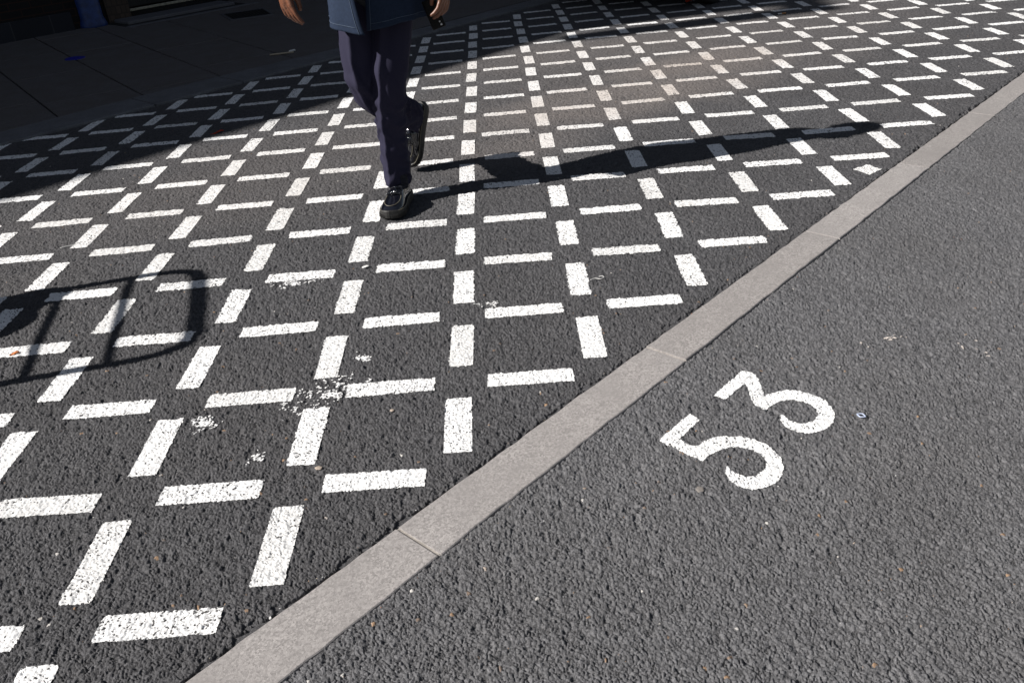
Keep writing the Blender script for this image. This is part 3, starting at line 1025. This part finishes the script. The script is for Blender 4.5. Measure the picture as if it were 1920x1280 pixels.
# ------------------------------------------------------------------ the walking person
M_skin = plain('brown_skin', (.165, .066, .036), .42, .12, 60, bmp=.15, bscale=500)
M_skin.node_tree.nodes['Principled BSDF'].inputs['Subsurface Weight'].default_value = .06
M_skin.node_tree.nodes['Principled BSDF'].inputs['Subsurface Radius'].default_value = (.02, .008, .004)
M_hair = plain('black_hair', (.012, .010, .009), .6, .3, 200, bmp=.5, bscale=600)
M_trouser = plain('navy_trouser_cloth', (.021, .0195, .040), .85, .10, 300, spec=.2, bmp=.15, bscale=1400)
M_jacket = plain('blue_work_jacket_cloth', (.0155, .0255, .050), .88, .14, 90, spec=.2, bmp=.25, bscale=900)
M_seam = plain('jacket_stitching', (.06, .085, .13), .8, .2, 300)
M_shirt = plain('dark_shirt_cloth', (.02, .022, .03), .85, .2, 90)
M_leather = plain('black_polished_leather', (.005, .0058, .0095), .11, .25, 40, spec=.6, coat=.9, bmp=.1, bscale=160)
M_sole = plain('black_rubber_sole', (.018, .017, .016), .6, .2, 60, bmp=.2, bscale=300)
M_piping = plain('pale_welt_stitch', (.15, .135, .10), .5, .2, 200)
M_phone = plain('black_phone_body', (.003, .003, .0035), .4, .2, 20, spec=.15)
M_lens = plain('camera_glass', (.6, .6, .6), .1, .1, 20, spec=.8)
M_sock = plain('dark_sock', (.012, .012, .018), .9, .2, 200)

person = empty('person', (-.25, 2.15, 0))
tag(person, 'person in navy trousers, blue jacket and black tassel loafers striding towards the camera', 'person')
PV = np.array

# --- body: one continuous surface
L_ANK, L_KNEE, L_HIP = PV([-.252, 2.10, .105]), PV([-.246, 2.10, .50]), PV([-.180, 2.20, .885])
R_ANK, R_KNEE, R_HIP = PV([-.180, 2.470, .300]), PV([-.335, 2.105, .515]), PV([-.335, 2.20, .885])
bm = bmesh.new()
add_capsules(bm, [L_HIP, L_KNEE, L_ANK], [.058, .034, .024])
add_capsules(bm, [R_HIP, R_KNEE, R_ANK], [.058, .036, .026])
add_capsules(bm, [L_ANK, (-.252, 1.99, .058), (-.275, 1.90, .050)], [.028, .018, .012])
add_capsules(bm, [R_ANK, (-.184, 2.495, .20), (-.206, 2.495, .13)], [.028, .018, .012])
add_capsules(bm, [(-.33, 2.2, .90), (-.17, 2.2, .90)], [.09, .09])
add_capsules(bm, [(-.25, 2.2, .92), (-.25, 2.18, 1.10), (-.25, 2.15, 1.30)], [.115, .12, .115])
add_capsules(bm, [(-.345, 2.17, 1.10), (-.36, 2.15, 1.33)], [.075, .085])
add_capsules(bm, [(-.155, 2.17, 1.10), (-.14, 2.15, 1.33)], [.075, .085])
add_capsules(bm, [(-.42, 2.15, 1.355), (-.25, 2.14, 1.40), (-.08, 2.15, 1.355)], [.045, .06, .045])
add_capsules(bm, [(-.25, 2.14, 1.42), (-.245, 2.105, 1.52)], [.058, .052])
add_ball(bm, (-.242, 2.085, 1.63), .098, (.80, .98, 1.12), 20)
add_ball(bm, (-.252, 2.02, 1.575), .05, (1.0, .8, 1.0), 14)
add_capsules(bm, [(-.258, 1.995, 1.645), (-.265, 1.975, 1.612)], [.010, .016])
add_ball(bm, (-.318, 2.09, 1.62), .026, (.4, .8, 1.2)); add_ball(bm, (-.166, 2.085, 1.62), .026, (.4, .8, 1.2))
# right arm (seen on the left), hanging and swung a little out
RW = PV([-.638, 2.125, .995])
add_capsules(bm, [(-.435, 2.15, 1.355), (-.555, 2.20, 1.15), RW], [.052, .043, .030])


def hand(bm, wrist, pd, nrm, thumb_dir, curl, spread=.021, scale=1.0, thumb=None):
    """palm along pd, palm faces nrm, thumb side thumb_dir; four fingers that bend about the palm"""
    pd = PV(pd) / np.linalg.norm(pd); nrm = PV(nrm) - pd * (PV(nrm) @ pd); nrm /= np.linalg.norm(nrm)
    td = np.cross(pd, nrm)
    if td @ PV(thumb_dir) < 0: td = -td
    sc = scale
    for k, off in enumerate((.029, .0095, -.010, -.028)):
        add_capsules(bm, [wrist + td * off * .55 * sc, wrist + pd * .085 * sc + td * off * sc], [.017 * sc, .0125 * sc], 12)
    add_capsules(bm, [wrist + pd * .02 * sc, wrist + pd * .07 * sc], [.022 * sc, .02 * sc], 12)
    for k, (off, Lf) in enumerate(((.030, .074), (.010, .083), (-.011, .077), (-.031, .060))):
        p = wrist + pd * .088 * sc + td * off * sc
        ang = 0
        pts = [p]
        fan = td * (1.5 - k) * .10
        for s, f in enumerate((.45, .31, .24)):
            ang += curl[k] * (.8, 1.0, .7)[s]
            d = pd * math.cos(ang) + nrm * math.sin(ang) + fan
            d /= np.linalg.norm(d)
            p = p + d * Lf * f * sc
            pts.append(p)
        add_capsules(bm, pts, [.0102 * sc, .0095 * sc, .0087 * sc, .0074 * sc], 12)
    tp = thumb or ((.020, .030, .004), (.055, .045, .014), (.088, .047, .022), (.112, .042, .030))
    add_capsules(bm, [wrist + (pd * a + td * b + nrm * c) * sc for a, b, c in tp], [.016 * sc, .0125 * sc, .0108 * sc, .0088 * sc], 12)


hand(bm, RW + PV([.004, -.004, -.018]), (.10, -.12, -1), (.72, .70, -.05), (.75, -.72, 0), (.24, .32, .38, .44), scale=1.06, thumb=((.016, .024, .008), (.045, .034, .022), (.078, .034, .033), (.106, .030, .036)))
# left arm (seen on the right), phone in the hand
LW = PV([.046, 2.09, .962])
add_capsules(bm, [(-.065, 2.15, 1.355), (.045, 2.21, 1.15), LW], [.052, .043, .030])
hand(bm, LW + PV([0, -.006, -.015]), (-.05, -.28, -1), (-.80, .45, .05), (-.55, -1, .1), (.42, .40, .42, .46), spread=.02, thumb=((.016, .026, .006), (.045, .040, .022), (.074, .036, .036), (.098, .026, .046)))
body = bm_obj('body', bm, M_skin, person, True)
remesh(body, .0034, 5, .5); bake(body)

# hair, eyes, mouth
bm = bmesh.new(); add_ball(bm, (-.240, 2.100, 1.655), .104, (.86, .98, 1.06), 20)
bmesh.ops.delete(bm, geom=[v for v in bm.verts if v.co.z < 1.60 or (v.co.y < 2.035 and v.co.z < 1.70)], context='VERTS')
o = bm_obj('hair', bm, M_hair, person, True); s = o.modifiers.new('solid', 'SOLIDIFY'); s.thickness = .012
bm = bmesh.new(); add_ball(bm, (-.288, 1.995, 1.642), .011); bm_obj('eye', bm, M_sock, person, True)
bm = bmesh.new(); add_ball(bm, (-.222, 1.992, 1.642), .011); bm_obj('eye', bm, M_sock, person, True)


# --- trousers
def spline(P, n):
    P = [PV(p) for p in P]
    P = [2 * P[0] - P[1]] + P + [2 * P[-1] - P[-2]]
    out = []
    m = len(P) - 3
    for k in range(n):
        t = k / (n - 1) * m
        i = min(int(t), m - 1); t -= i
        a, b, c, d = P[i:i + 4]
        out.append(.5 * (2 * b + (c - a) * t + (2 * a - 5 * b + 4 * c - d) * t * t + (3 * b - a - 3 * c + d) * t ** 3))
    return out


def leg_fold(t, s, seed):
    k = 0
    for n, (f, sw, th0, a, lo, hi) in enumerate(((7.5, .95, .4, .0070, .38, .72), (10.0, -1.1, -.5, .0062, .42, .98), (5.0, .75, 2.2, .007, .35, .95), (12.0, .8, 1.0, .0055, .72, 1.05))):
        ph = f * s + sw * math.cos(t - th0) + 1.7 * n + seed * .37 + .35 * math.sin(2 * t + seed + n)
        env = float(vnoise(np.array([math.cos(t) * 1.3 + 5 + seed]), np.array([math.sin(t) * 1.3 + s * 5 + n * 9]), .8, 300 + n)[0])
        band = float(sstep(lo - .08, lo + .05, s) * (1 - sstep(hi - .05, hi + .08, s)))
        w = math.sin(2 * math.pi * ph)
        k += a * band * (2.0 * env) ** 1.4 * (max(0, w) ** 1.6 - .30)
    return k


def leg_mesh(name, path, fwd, folds, nt=96, ns=140, crease=.012, seed=1):
    """path rows: (x, y, z, half width across, half depth along fwd)"""
    rows = spline(path, ns)
    bm = bmesh.new()
    rings = []
    f0 = PV(fwd, float); f0 /= np.linalg.norm(f0)
    for i, r in enumerate(rows):
        a = rows[max(i - 1, 0)][:3]; b = rows[min(i + 1, ns - 1)][:3]
        d = b - a; d /= np.linalg.norm(d)
        f = f0 - d * (f0 @ d); f /= np.linalg.norm(f)
        s = np.cross(d, f)
        s_ = i / (ns - 1)
        ring = []
        for t in np.linspace(0, 2 * math.pi, nt, endpoint=False):
            k = leg_fold(t, s_, seed)
            for (th0, wth, s0, ws, amp, slant) in folds:
                dt = (t - th0 - slant * (s_ - s0) + math.pi) % (2 * math.pi) - math.pi
                k += 1.45 * amp * math.exp(-(dt / wth) ** 2 - ((s_ - s0) / ws) ** 2)
            cr = crease * math.exp(-(((t + math.pi) % (2 * math.pi) - math.pi) / .16) ** 2)
            cr += crease * .8 * math.exp(-((t - math.pi) / .16) ** 2)
            e = 1 + .0 * t
            ct, st = math.cos(t), math.sin(t)
            rad = (1 / (abs(ct) ** 1.65 + abs(st) ** 1.65) ** (1 / 1.65)) * 1.03
            p = r[:3] + f * ct * rad * (r[4] + k + cr) + s * st * rad * (r[3] + k)
            ring.append(bm.verts.new(p))
        rings.append(ring)
    for a, b in zip(rings, rings[1:]):
        for k in range(nt):
            bm.faces.new((a[k], a[(k + 1) % nt], b[(k + 1) % nt], b[k]))
    bm.faces.new(rings[0][::-1]); bm.faces.new(rings[-1])
    return bm, rings


FW = (-.24, -.97, 0)
rl = random.Random(3)
# th: 0 = front crease; the sign of th follows s = d x f (down x front)
folds_L = [(.35, .22, .10, .14, .006, 0), (-.45, .3, .2, .2, -.006, 2), (-.25, .25, .95, .05, .010, 3)]
bm, rg = leg_mesh('l', [(-.180, 2.205, .94, .086, .11), (-.188, 2.185, .83, .088, .108), (-.212, 2.135, .68, .083, .096), (-.242, 2.085, .52, .076, .086), (-.252, 2.095, .40, .067, .080), (-.256, 2.105, .28, .063, .077), (-.258, 2.095, .17, .061, .076), (-.258, 2.085, .075, .060, .078)], (-.38, -.92, 0), folds_L)
folds_R = [(0, .6, .50, .06, .006, 0)]
bm2, rg2 = leg_mesh('r', [(-.332, 2.205, .94, .092, .112), (-.340, 2.185, .84, .095, .11), (-.352, 2.135, .70, .086, .098), (-.348, 2.105, .565, .080, .088), (-.318, 2.160, .470, .074, .082), (-.268, 2.29, .390, .069, .078), (-.222, 2.39, .335, .066, .076), (-.180, 2.475, .285, .064, .078)], FW, folds_R, seed=4)
me_t = bpy.data.meshes.new('tmp'); bm2.to_mesh(me_t); bm2.free(); bm.from_mesh(me_t); bpy.data.meshes.remove(me_t)
add_capsules(bm, [(-.32, 2.2, .93), (-.18, 2.2, .93)], [.108, .108], 20)
add_capsules(bm, [(-.30, 2.2, 1.02), (-.20, 2.2, 1.02)], [.11, .11], 20)
tr = bm_obj('trousers', bm, M_trouser, person, True)
remesh(tr, .0046, 2, .5); bake(tr)

# --- jacket: open at the front, flaring over the hips
def jacket():
    bm = bmesh.new()
    # z, half width, half depth, centre x, centre y, gap half angle at the front (rad)
    prof = [(.795, .215, .150, -.250, 2.150, .15), (.85, .213, .148, -.250, 2.155, .15), (.95, .205, .140, -.250, 2.165, .17), (1.10, .195, .135, -.250, 2.165, .20), (1.25, .200, .135, -.250, 2.155, .24), (1.36, .205, .125, -.250, 2.15, .30), (1.42, .17, .11, -.25, 2.145, .42), (1.455, .10, .09, -.25, 2.14, .6)]
    n = 72; ns = 60
    f = PV([.20, -.98]); f /= np.linalg.norm(f); s = PV([-f[1], f[0]])  # s: person's left is -? (to image right = +x)
    if s[0] < 0: s = -s
    rows = spline(prof, ns)
    rings = []
    for i, r in enumerate(rows):
        z, a, b, cx, cy, g = r
        low = sstep(.3, 0, i / (ns - 1)) if False else max(0, 1 - i / (ns - 1) / .35)
        ring = []
        for k in range(n):
            t = .10 + g * .6 * (1 - low) + (2 * math.pi - .02 - g * (1 - low) - .10 - g * .6 * (1 - low)) * k / (n - 1)
            t_end = t; t = t - .46
            wav = low * (.010 * math.sin(5 * t + .6) + .006 * math.sin(11 * t + 1.3))
            px = a * 1.0 * math.sin(t); py = b * math.cos(t)
            rad = 1 / (abs(math.sin(t)) ** 2.5 + abs(math.cos(t)) ** 2.5) ** (1 / 2.5)
            rr = rad * (1 + wav / .17)
            fl_ = max(0, 1 - (2 * math.pi - t_end) / 1.15)
            p = PV([cx, cy]) + s * px * rr + f * (py * rr + .085 * fl_ ** 1.3) + s * (.012 * fl_)
            zz = z + .014 * low
            if low > 0:
                zz += low * (.012 * math.cos(t) * -1.5 + .006 * math.sin(3 * t))
                if k < 8: zz -= low * .010 * (1 - k / 8)
                if k > n - 9: zz -= low * .012 * (1 - (n - 1 - k) / 8)
            ring.append(bm.verts.new((p[0], p[1], zz)))
        rings.append(ring)
    for a, b in zip(rings, rings[1:]):
        for k in range(n - 1):
            bm.faces.new((a[k], a[k + 1], b[k + 1], b[k]))
    o = bm_obj('jacket', bm, M_jacket, person, True)
    m = o.modifiers.new('solid', 'SOLIDIFY'); m.thickness = .0035; m.offset = 0
    # hem and front edge stitching
    P = [[v for v in r] for r in rings] if False else None
    return o, rows, f, s


jk, jrows, jf, js = jacket()
co = np.array([v.co[:] for v in jk.data.vertices])
nj = 72


def seam(name, pts, r):
    bm = bmesh.new(); add_tube(bm, pts, r, 6)
    return bm_obj(name, bm, M_seam, jk, True)


def jpt(i, k, out=.003):
    p = co[i * nj + k]
    c = PV([-.25, 2.15, p[2]])
    d = p - c; d[2] = 0; d /= np.linalg.norm(d)
    return p + d * out


seam('hem_stitch', [jpt(4, k) for k in range(1, nj - 1)], .0011)
seam('front_stitch', [jpt(i, 1) for i in range(0, 56)], .0012)
seam('front_stitch', [jpt(i, nj - 2) for i in range(0, 56)], .0014)
# sleeves
bm = bmesh.new()
add_capsules(bm, [(-.405, 2.15, 1.365), (-.56, 2.205, 1.15), (-.638, 2.135, .985)], [.092, .070, .060], 24)
o = bm_obj('sleeve', bm, M_jacket, person, True); remesh(o, .006, 6, .5); bake(o)
bm = bmesh.new()
add_capsules(bm, [(-.095, 2.15, 1.365), (.05, 2.215, 1.15), (.047, 2.115, .985)], [.092, .068, .052], 24)
o = bm_obj('sleeve', bm, M_jacket, person, True); remesh(o, .006, 6, .5); bake(o)
bm = bmesh.new()
add_capsules(bm, [(-.25, 2.165, .96), (-.25, 2.165, 1.02), (-.25, 2.14, 1.36)], [.132, .130, .12], 24)
add_capsules(bm, [(-.32, 2.165, .96), (-.34, 2.14, 1.34)], [.11, .10], 24)
add_capsules(bm, [(-.18, 2.165, .96), (-.16, 2.14, 1.34)], [.11, .10], 24)
o = bm_obj('shirt', bm, M_shirt, person, True); remesh(o, .008, 6, .5); bake(o)


# --- shoes, built along +x (toe) with z up, then placed
def shoe(heel, toe, up, side_flip):
    heel = PV(heel, float); toe = PV(toe, float)
    fx = toe - heel; Ls = np.linalg.norm(fx); fx /= Ls
    uz = PV(up, float); uz -= fx * (uz @ fx); uz /= np.linalg.norm(uz)
    ly = np.cross(uz, fx)
    T = lambda p: heel + fx * p[0] * Ls / .31 + ly * p[1] * side_flip + uz * p[2]
    # half widths along the shoe
    xs = np.linspace(0, .31, 40)
    def hw(x, inner):
        base = np.interp(x, [0, .012, .03, .06, .10, .14, .18, .22, .25, .28, .30, .31], [.004, .022, .031, .036, .036, .039, .046, .052, .053, .045, .026, .004])
        return base * (.94 if inner else 1.06)
    def outline(extra, n=40):
        pts = []
        for x in xs: pts.append((x, hw(x, False) + extra * (1 if .01 < x < .30 else .3)))
        for x in xs[::-1]: pts.append((x, -hw(x, True) - extra * (1 if .01 < x < .30 else .3)))
        return pts
    bm = bmesh.new()
    lv = []
    for z, ex in ((0, .001), (.004, .005), (.018, .006), (.034, .005), (.038, .002)):
        lv.append([bm.verts.new(T((x + (ex if x > .2 else -ex if x < .05 else 0) * .8, y, z + .004 * max(0, (x - .24) / .07) ** 2 * 2))) for x, y in outline(ex)])
    m = len(lv[0])
    for a, b in zip(lv, lv[1:]):
        for k in range(m): bm.faces.new((a[k], a[(k + 1) % m], b[(k + 1) % m], b[k]))
    bm.faces.new(lv[0][::-1]); bm.faces.new(lv[-1])
    # ribbed band round the front of the sole
    ol = outline(.0075)
    for k in range(len(ol)):
        x, y = ol[k]
        if x < .19 or x > .309: continue
        a, b = ol[k], ol[(k + 1) % len(ol)]
        for f_ in (0.0, .5):
            c0 = (a[0] + (b[0] - a[0]) * f_ + (.005 if x > .2 else 0), a[1] + (b[1] - a[1]) * f_)
            add_tube(bm, [T((c0[0], c0[1], .008)), T((c0[0], c0[1], .026))], .0013, 5)
    bm_obj('sole', bm, M_sole, person, False)
    # upper: arched cross sections
    bm = bmesh.new()
    rows = []
    na = 21
    top = lambda x: np.interp(x, [0, .02, .05, .09, .12, .15, .18, .21, .25, .28, .302], [.098, .100, .093, .088, .094, .098, .090, .078, .066, .058, .040])
    xs2 = np.linspace(.004, .304, 46)
    for x in xs2:
        r = []
        for k in range(na):
            a = math.pi * k / (na - 1)
            inner = a > math.pi / 2
            w = hw(x, inner) - .001
            ex = .62 if x < .26 else .75
            cx = math.copysign(abs(math.cos(a)) ** ex, math.cos(a)); sx = math.sin(a) ** .75
            h = top(x) - .036
            sq = .80 if x < .13 else 1
            taper = 1 - (.30 if x < .14 else .12) * sx ** 2
            p = (x, cx * w * taper, .036 + h * sx)
            r.append(bm.verts.new(T(p)))
        rows.append(r)
    for i, (a, b) in enumerate(zip(rows, rows[1:])):
        for k in range(na - 1):
            xm = (xs2[i] + xs2[i + 1]) / 2
            if .022 < xm < .128 and 5 <= k < na - 6: continue      # opening for the foot
            bm.faces.new((a[k], b[k], b[k + 1], a[k + 1]))
    up_ = bm_obj('upper', bm, M_leather, person, True)
    so = up_.modifiers.new('solid', 'SOLIDIFY'); so.thickness = .003; so.offset = -1
    ss = up_.modifiers.new('sub', 'SUBSURF'); ss.levels = 1; ss.render_levels = 1
    def surf(x, yf, lift=.001):
        w = hw(x, yf < 0) - .001
        c = max(-1, min(1, yf))
        ex = .62 if x < .26 else .75
        ac = abs(c) ** (1 / ex); a = math.acos(ac)
        sx = math.sin(a) ** .75
        taper = 1 - (.30 if x < .14 else .12) * sx ** 2
        return T((x, c * w * taper, .036 + (top(x) - .036) * sx + lift))
    # apron welt (pale piping) in a U round the toe
    bm = bmesh.new()
    pts = [surf(.170, .72), surf(.195, .74), surf(.220, .74), surf(.245, .70), surf(.265, .58), surf(.276, .38), surf(.281, .12), surf(.281, -.12), surf(.276, -.38), surf(.265, -.58), surf(.245, -.70), surf(.220, -.74), surf(.195, -.74), surf(.170, -.72)]
    add_tube(bm, [PV(p) for p in spline(pts, 50)], .0016, 6)
    bm_obj('apron_welt', bm, M_piping, up_, True)
    bm = bmesh.new()
    add_tube(bm, [T((x, y, .040)) for x, y in outline(.0035)][2:-2], .0016, 6)
    bm_obj('sole_welt', bm, M_piping, up_, True)
    bm = bmesh.new()
    add_tube(bm, [PV(p) for p in spline([surf(.150, .6, .003), surf(.155, .3, .004), surf(.156, 0, .004), surf(.155, -.3, .004), surf(.150, -.6, .003)], 20)], .004, 8)
    bm_obj('strap', bm, M_leather, up_, True)
    # fringe flap: strips fanning over the vamp
    bm = bmesh.new()
    for k in range(13):
        yf = -.78 + 1.56 * k / 12
        a0 = surf(.160, yf * .85, .003); a1 = surf(.185, yf * .95, .006); a2 = surf(.207 - .008 * abs(yf), yf, .006)
        add_tube(bm, [a0, a1, a2], [.0030, .0036, .0030], 6)
    bm_obj('fringe', bm, M_leather, up_, True)
    for sgn in (-1, 1):
        bm = bmesh.new()
        k0 = surf(.163, .05 * sgn, .008)
        add_ball(bm, k0, .006)
        for q in range(6):
            an = sgn * .25 + (q - 2.5) * .13
            e = surf(.205 + .003 * math.sin(q), .05 * sgn + an * .55, .010)
            add_tube(bm, [k0, k0 * .4 + e * .6 + uz * .004, e], [.002, .0032, .0024], 6)
        bm_obj('tassel', bm, M_leather, up_, True)
    # inside of the shoe and ankle
    bm = bmesh.new()
    add_capsules(bm, [T((.125, 0, .066)), T((.09, 0, .066)), T((.066, 0, .075)), T((.062, 0, .115))], [.024, .030, .033, .030], 14)
    bm_obj('sock', bm, M_sock, person, True)


shoe((-.228, 2.115, .0), (-.297, 1.812, .0), (0, 0, 1), 1)
shoe((-.118, 2.555, .325), (-.222, 2.490, .022), (-.55, -.75, .35), 1)

# phone held in the left hand
ph = empty('phone', (.0, 2.02, .82))
tag(ph, 'black phone held at the hip in the left hand', 'phone')
pc = PV([-.008, 2.082, .812])
pz = PV([-.30, .05, .95]); pz /= np.linalg.norm(pz)
pn = PV([-.45, -.86, .05]); pn -= pz * (pn @ pz); pn /= np.linalg.norm(pn)
pxv = np.cross(pz, pn)
A = np.array([pxv, pn, pz])
bm = bmesh.new(); add_box(bm, pc, (.068, .009, .124), A)
bm_obj('case', bm, M_phone, ph, False, .004, 3)
for (u, v, r) in ((-.016, -.036, .0040), (-.019, -.049, .0050)):
    bm = bmesh.new(); add_ball(bm, pc + pxv * -u * 1.0 + pn * .0045 + pz * v, r, seg=12)
    bm_obj('camera_lens', bm, M_lens, ph, True)

# ------------------------------------------------------------------ unseen trolley and sack beyond the left edge, added to cast their shadow
tro = empty('shadow_trolley', (-2.6, .8, 0))
tag(tro, 'unseen tubular trolley added to cast the round cornered frame shadow at left', 'trolley')
M_tube = plain('black_tube', (.02, .02, .022), .5, .2, 40)
M_sack = plain('shadow_sack', (.20, .17, .12), .9, .25, 30, bmp=.4, bscale=120)
SH2 = SD[:2] / math.hypot(SD[0], SD[1]); TAN = math.tan(SUN_EL)


def cast(gx, gy, h):
    """the point at height h whose shadow falls on the ground at gx, gy"""
    return PV([gx - SH2[0] * h / TAN, gy - SH2[1] * h / TAN, h])


HT = 1.12
a0, b0 = cast(-1.06, 1.485, HT), cast(-.91, .78, HT)
ax_ = b0 - a0
foot = PV([-.0, 0, 0])


def tp(u, z, off=0):
    p = a0 + ax_ * u
    return PV([p[0] + SH2[0] * off, p[1] + SH2[1] * off, z])


bm = bmesh.new()
pts = [tp(0, .02), tp(0, .5), tp(0, 1.0), tp(.02, 1.06), tp(.07, 1.105), tp(.15, 1.12), tp(.5, 1.125), tp(.85, 1.12), tp(.93, 1.105), tp(.98, 1.06), tp(1, 1.0), tp(1, .5), tp(1, .02)]
add_tube(bm, pts, .021, 12)
bm_obj('frame', bm, M_tube, tro, True)
bm = bmesh.new(); add_tube(bm, [tp(.16, 1.12), tp(.84, 1.125)], .021, 14); bm_obj('grip', bm, M_tube, tro, True)
for z in (.93, .75, .3):
    bm = bmesh.new(); add_tube(bm, [tp(0, z), tp(1, z)], .012, 8); bm_obj('crossbar', bm, M_tube, tro, True)
for u in (-.04, 1.04):
    bm = bmesh.new()
    c = tp(u, .13, -.10); dv = ax_ / np.linalg.norm(ax_)
    add_tube(bm, [c - dv * .022, c + dv * .022], .125, 28)
    w = bm_obj('wheel', bm, M_tube, tro, False, .012)
bm = bmesh.new(); add_tube(bm, [tp(-.04, .13, -.10), tp(1.04, .13, -.10)], .012, 8); bm_obj('axle', bm, M_tube, tro, True)
bm = bmesh.new()
c = tp(.5, .03, .14)
add_box(bm, c, (.30, .50, .012), np.array([[*SH2, 0], [-SH2[1], SH2[0], 0], [0, 0, 1]]))
bm_obj('toe_plate', bm, M_tube, tro, False, .003)
sk = bmesh.new()
cS = tp(.40, 0, .16)
add_capsules(sk, [cS + PV([0, .02, .20]), cS + PV([0, .06, .36])], [.20, .20], 20)
add_capsules(sk, [cS + PV([0, .14, .42]), cS + PV([.03, .26, .52])], [.13, .08], 20)
o = bm_obj('shadow_sack', sk, M_sack, None, True); remesh(o, .012, 8, .5); bake(o)
tag(o, 'unseen tan sack added on the trolley to cast the dark mass at left', 'sack')

# ------------------------------------------------------------------ parked car past the top edge (only a tyre's foot shows)
car = empty('parked_car', (1.6, 8.6, 0))
tag(car, 'dark parked car beyond the top edge, only its tyre bottom showing', 'car')
cf = np.array([-D2[0], -D2[1], 0]); cl = np.array([N2[0], N2[1], 0])
tyre_c = PV([2.49, 6.83, 0])
org = tyre_c - cl * .74 - cf * 1.28                       # car centre on the ground


def cpt(x, y, z): return org + cf * x + cl * y + PV([0, 0, z])


M_car = plain('black_car_paint', (.008, .008, .010), .2, .1, 5, coat=.6)
M_glass = plain('dark_glass', (.01, .012, .014), .05, .1, 5)
M_rim = plain('alloy_rim', (.45, .45, .46), .35, .1, 30, metal=.8)
M_tyre = plain('tyre_rubber', (.012, .012, .012), .85, .2, 60)
prof = [(1.95, .34), (1.97, .55), (1.85, .74), (1.0, .92), (.35, 1.36), (-.2, 1.46), (-1.0, 1.44), (-1.75, 1.05), (-1.92, .85), (-1.95, .38)]
bm = bmesh.new()
secs = []
for y, k, dz in ((-.84, .97, 0), (-.80, 1, .0), (0, 1.01, .012), (.80, 1, .0), (.84, .97, 0)):
    secs.append([bm.verts.new(cpt(x * k, y * (1 - .18 * max(0, (z - .9) / .56)), z + (dz if z > .6 else 0))) for x, z in prof])
for a, b in zip(secs, secs[1:]):
    for k in range(len(prof)): bm.faces.new((a[k], a[(k + 1) % len(prof)], b[(k + 1) % len(prof)], b[k]))
bm.faces.new(secs[0]); bm.faces.new(secs[-1][::-1])
bm_obj('body', bm, M_car, car, False, .05, 3)
for sx in (1, -1):
    bm = bmesh.new()
    for pl in ([(.93, .96), (.32, 1.34), (-.1, 1.40), (-.1, .96)], [(-.16, .96), (-.16, 1.40), (-.95, 1.39), (-1.5, 1.08), (-1.5, .96)]):
        vs = [bm.verts.new(cpt(x, sx * (.846 - .84 * .18 * max(0, (z - .9) / .56)), z)) for x, z in pl]
        bm.faces.new(vs)
    o = bm_obj('side_window', bm, M_glass, car); s = o.modifiers.new('solid', 'SOLIDIFY'); s.thickness = .01
bm = bmesh.new()
vs = [bm.verts.new(cpt(x, y, z)) for x, y, z in ((.98, -.68, .965), (.98, .68, .965), (.40, .58, 1.355), (.40, -.58, 1.355))]
bm.faces.new(vs); o = bm_obj('windscreen', bm, M_glass, car); s = o.modifiers.new('solid', 'SOLIDIFY'); s.thickness = .02
for sy in (1, -1):
    bm = bmesh.new(); add_ball(bm, cpt(1.88, sy * .62, .64), .10, (1, 1, .7)); bm_obj('headlight', bm, M_lens, car, True)
    for wx in (1.28, -1.25):
        c = cpt(wx, sy * .74, .305)
        bm = bmesh.new(); add_tube(bm, [c - cl * .085, c - cl * .07, c + cl * .07, c + cl * .085], [.285, .305, .305, .285], 40)
        wh = bm_obj('wheel', bm, M_tyre, car, True)
        bm = bmesh.new(); add_tube(bm, [c + cl * sy * .08, c + cl * sy * .092], [.20, .19], 24); bm_obj('rim', bm, M_rim, wh)
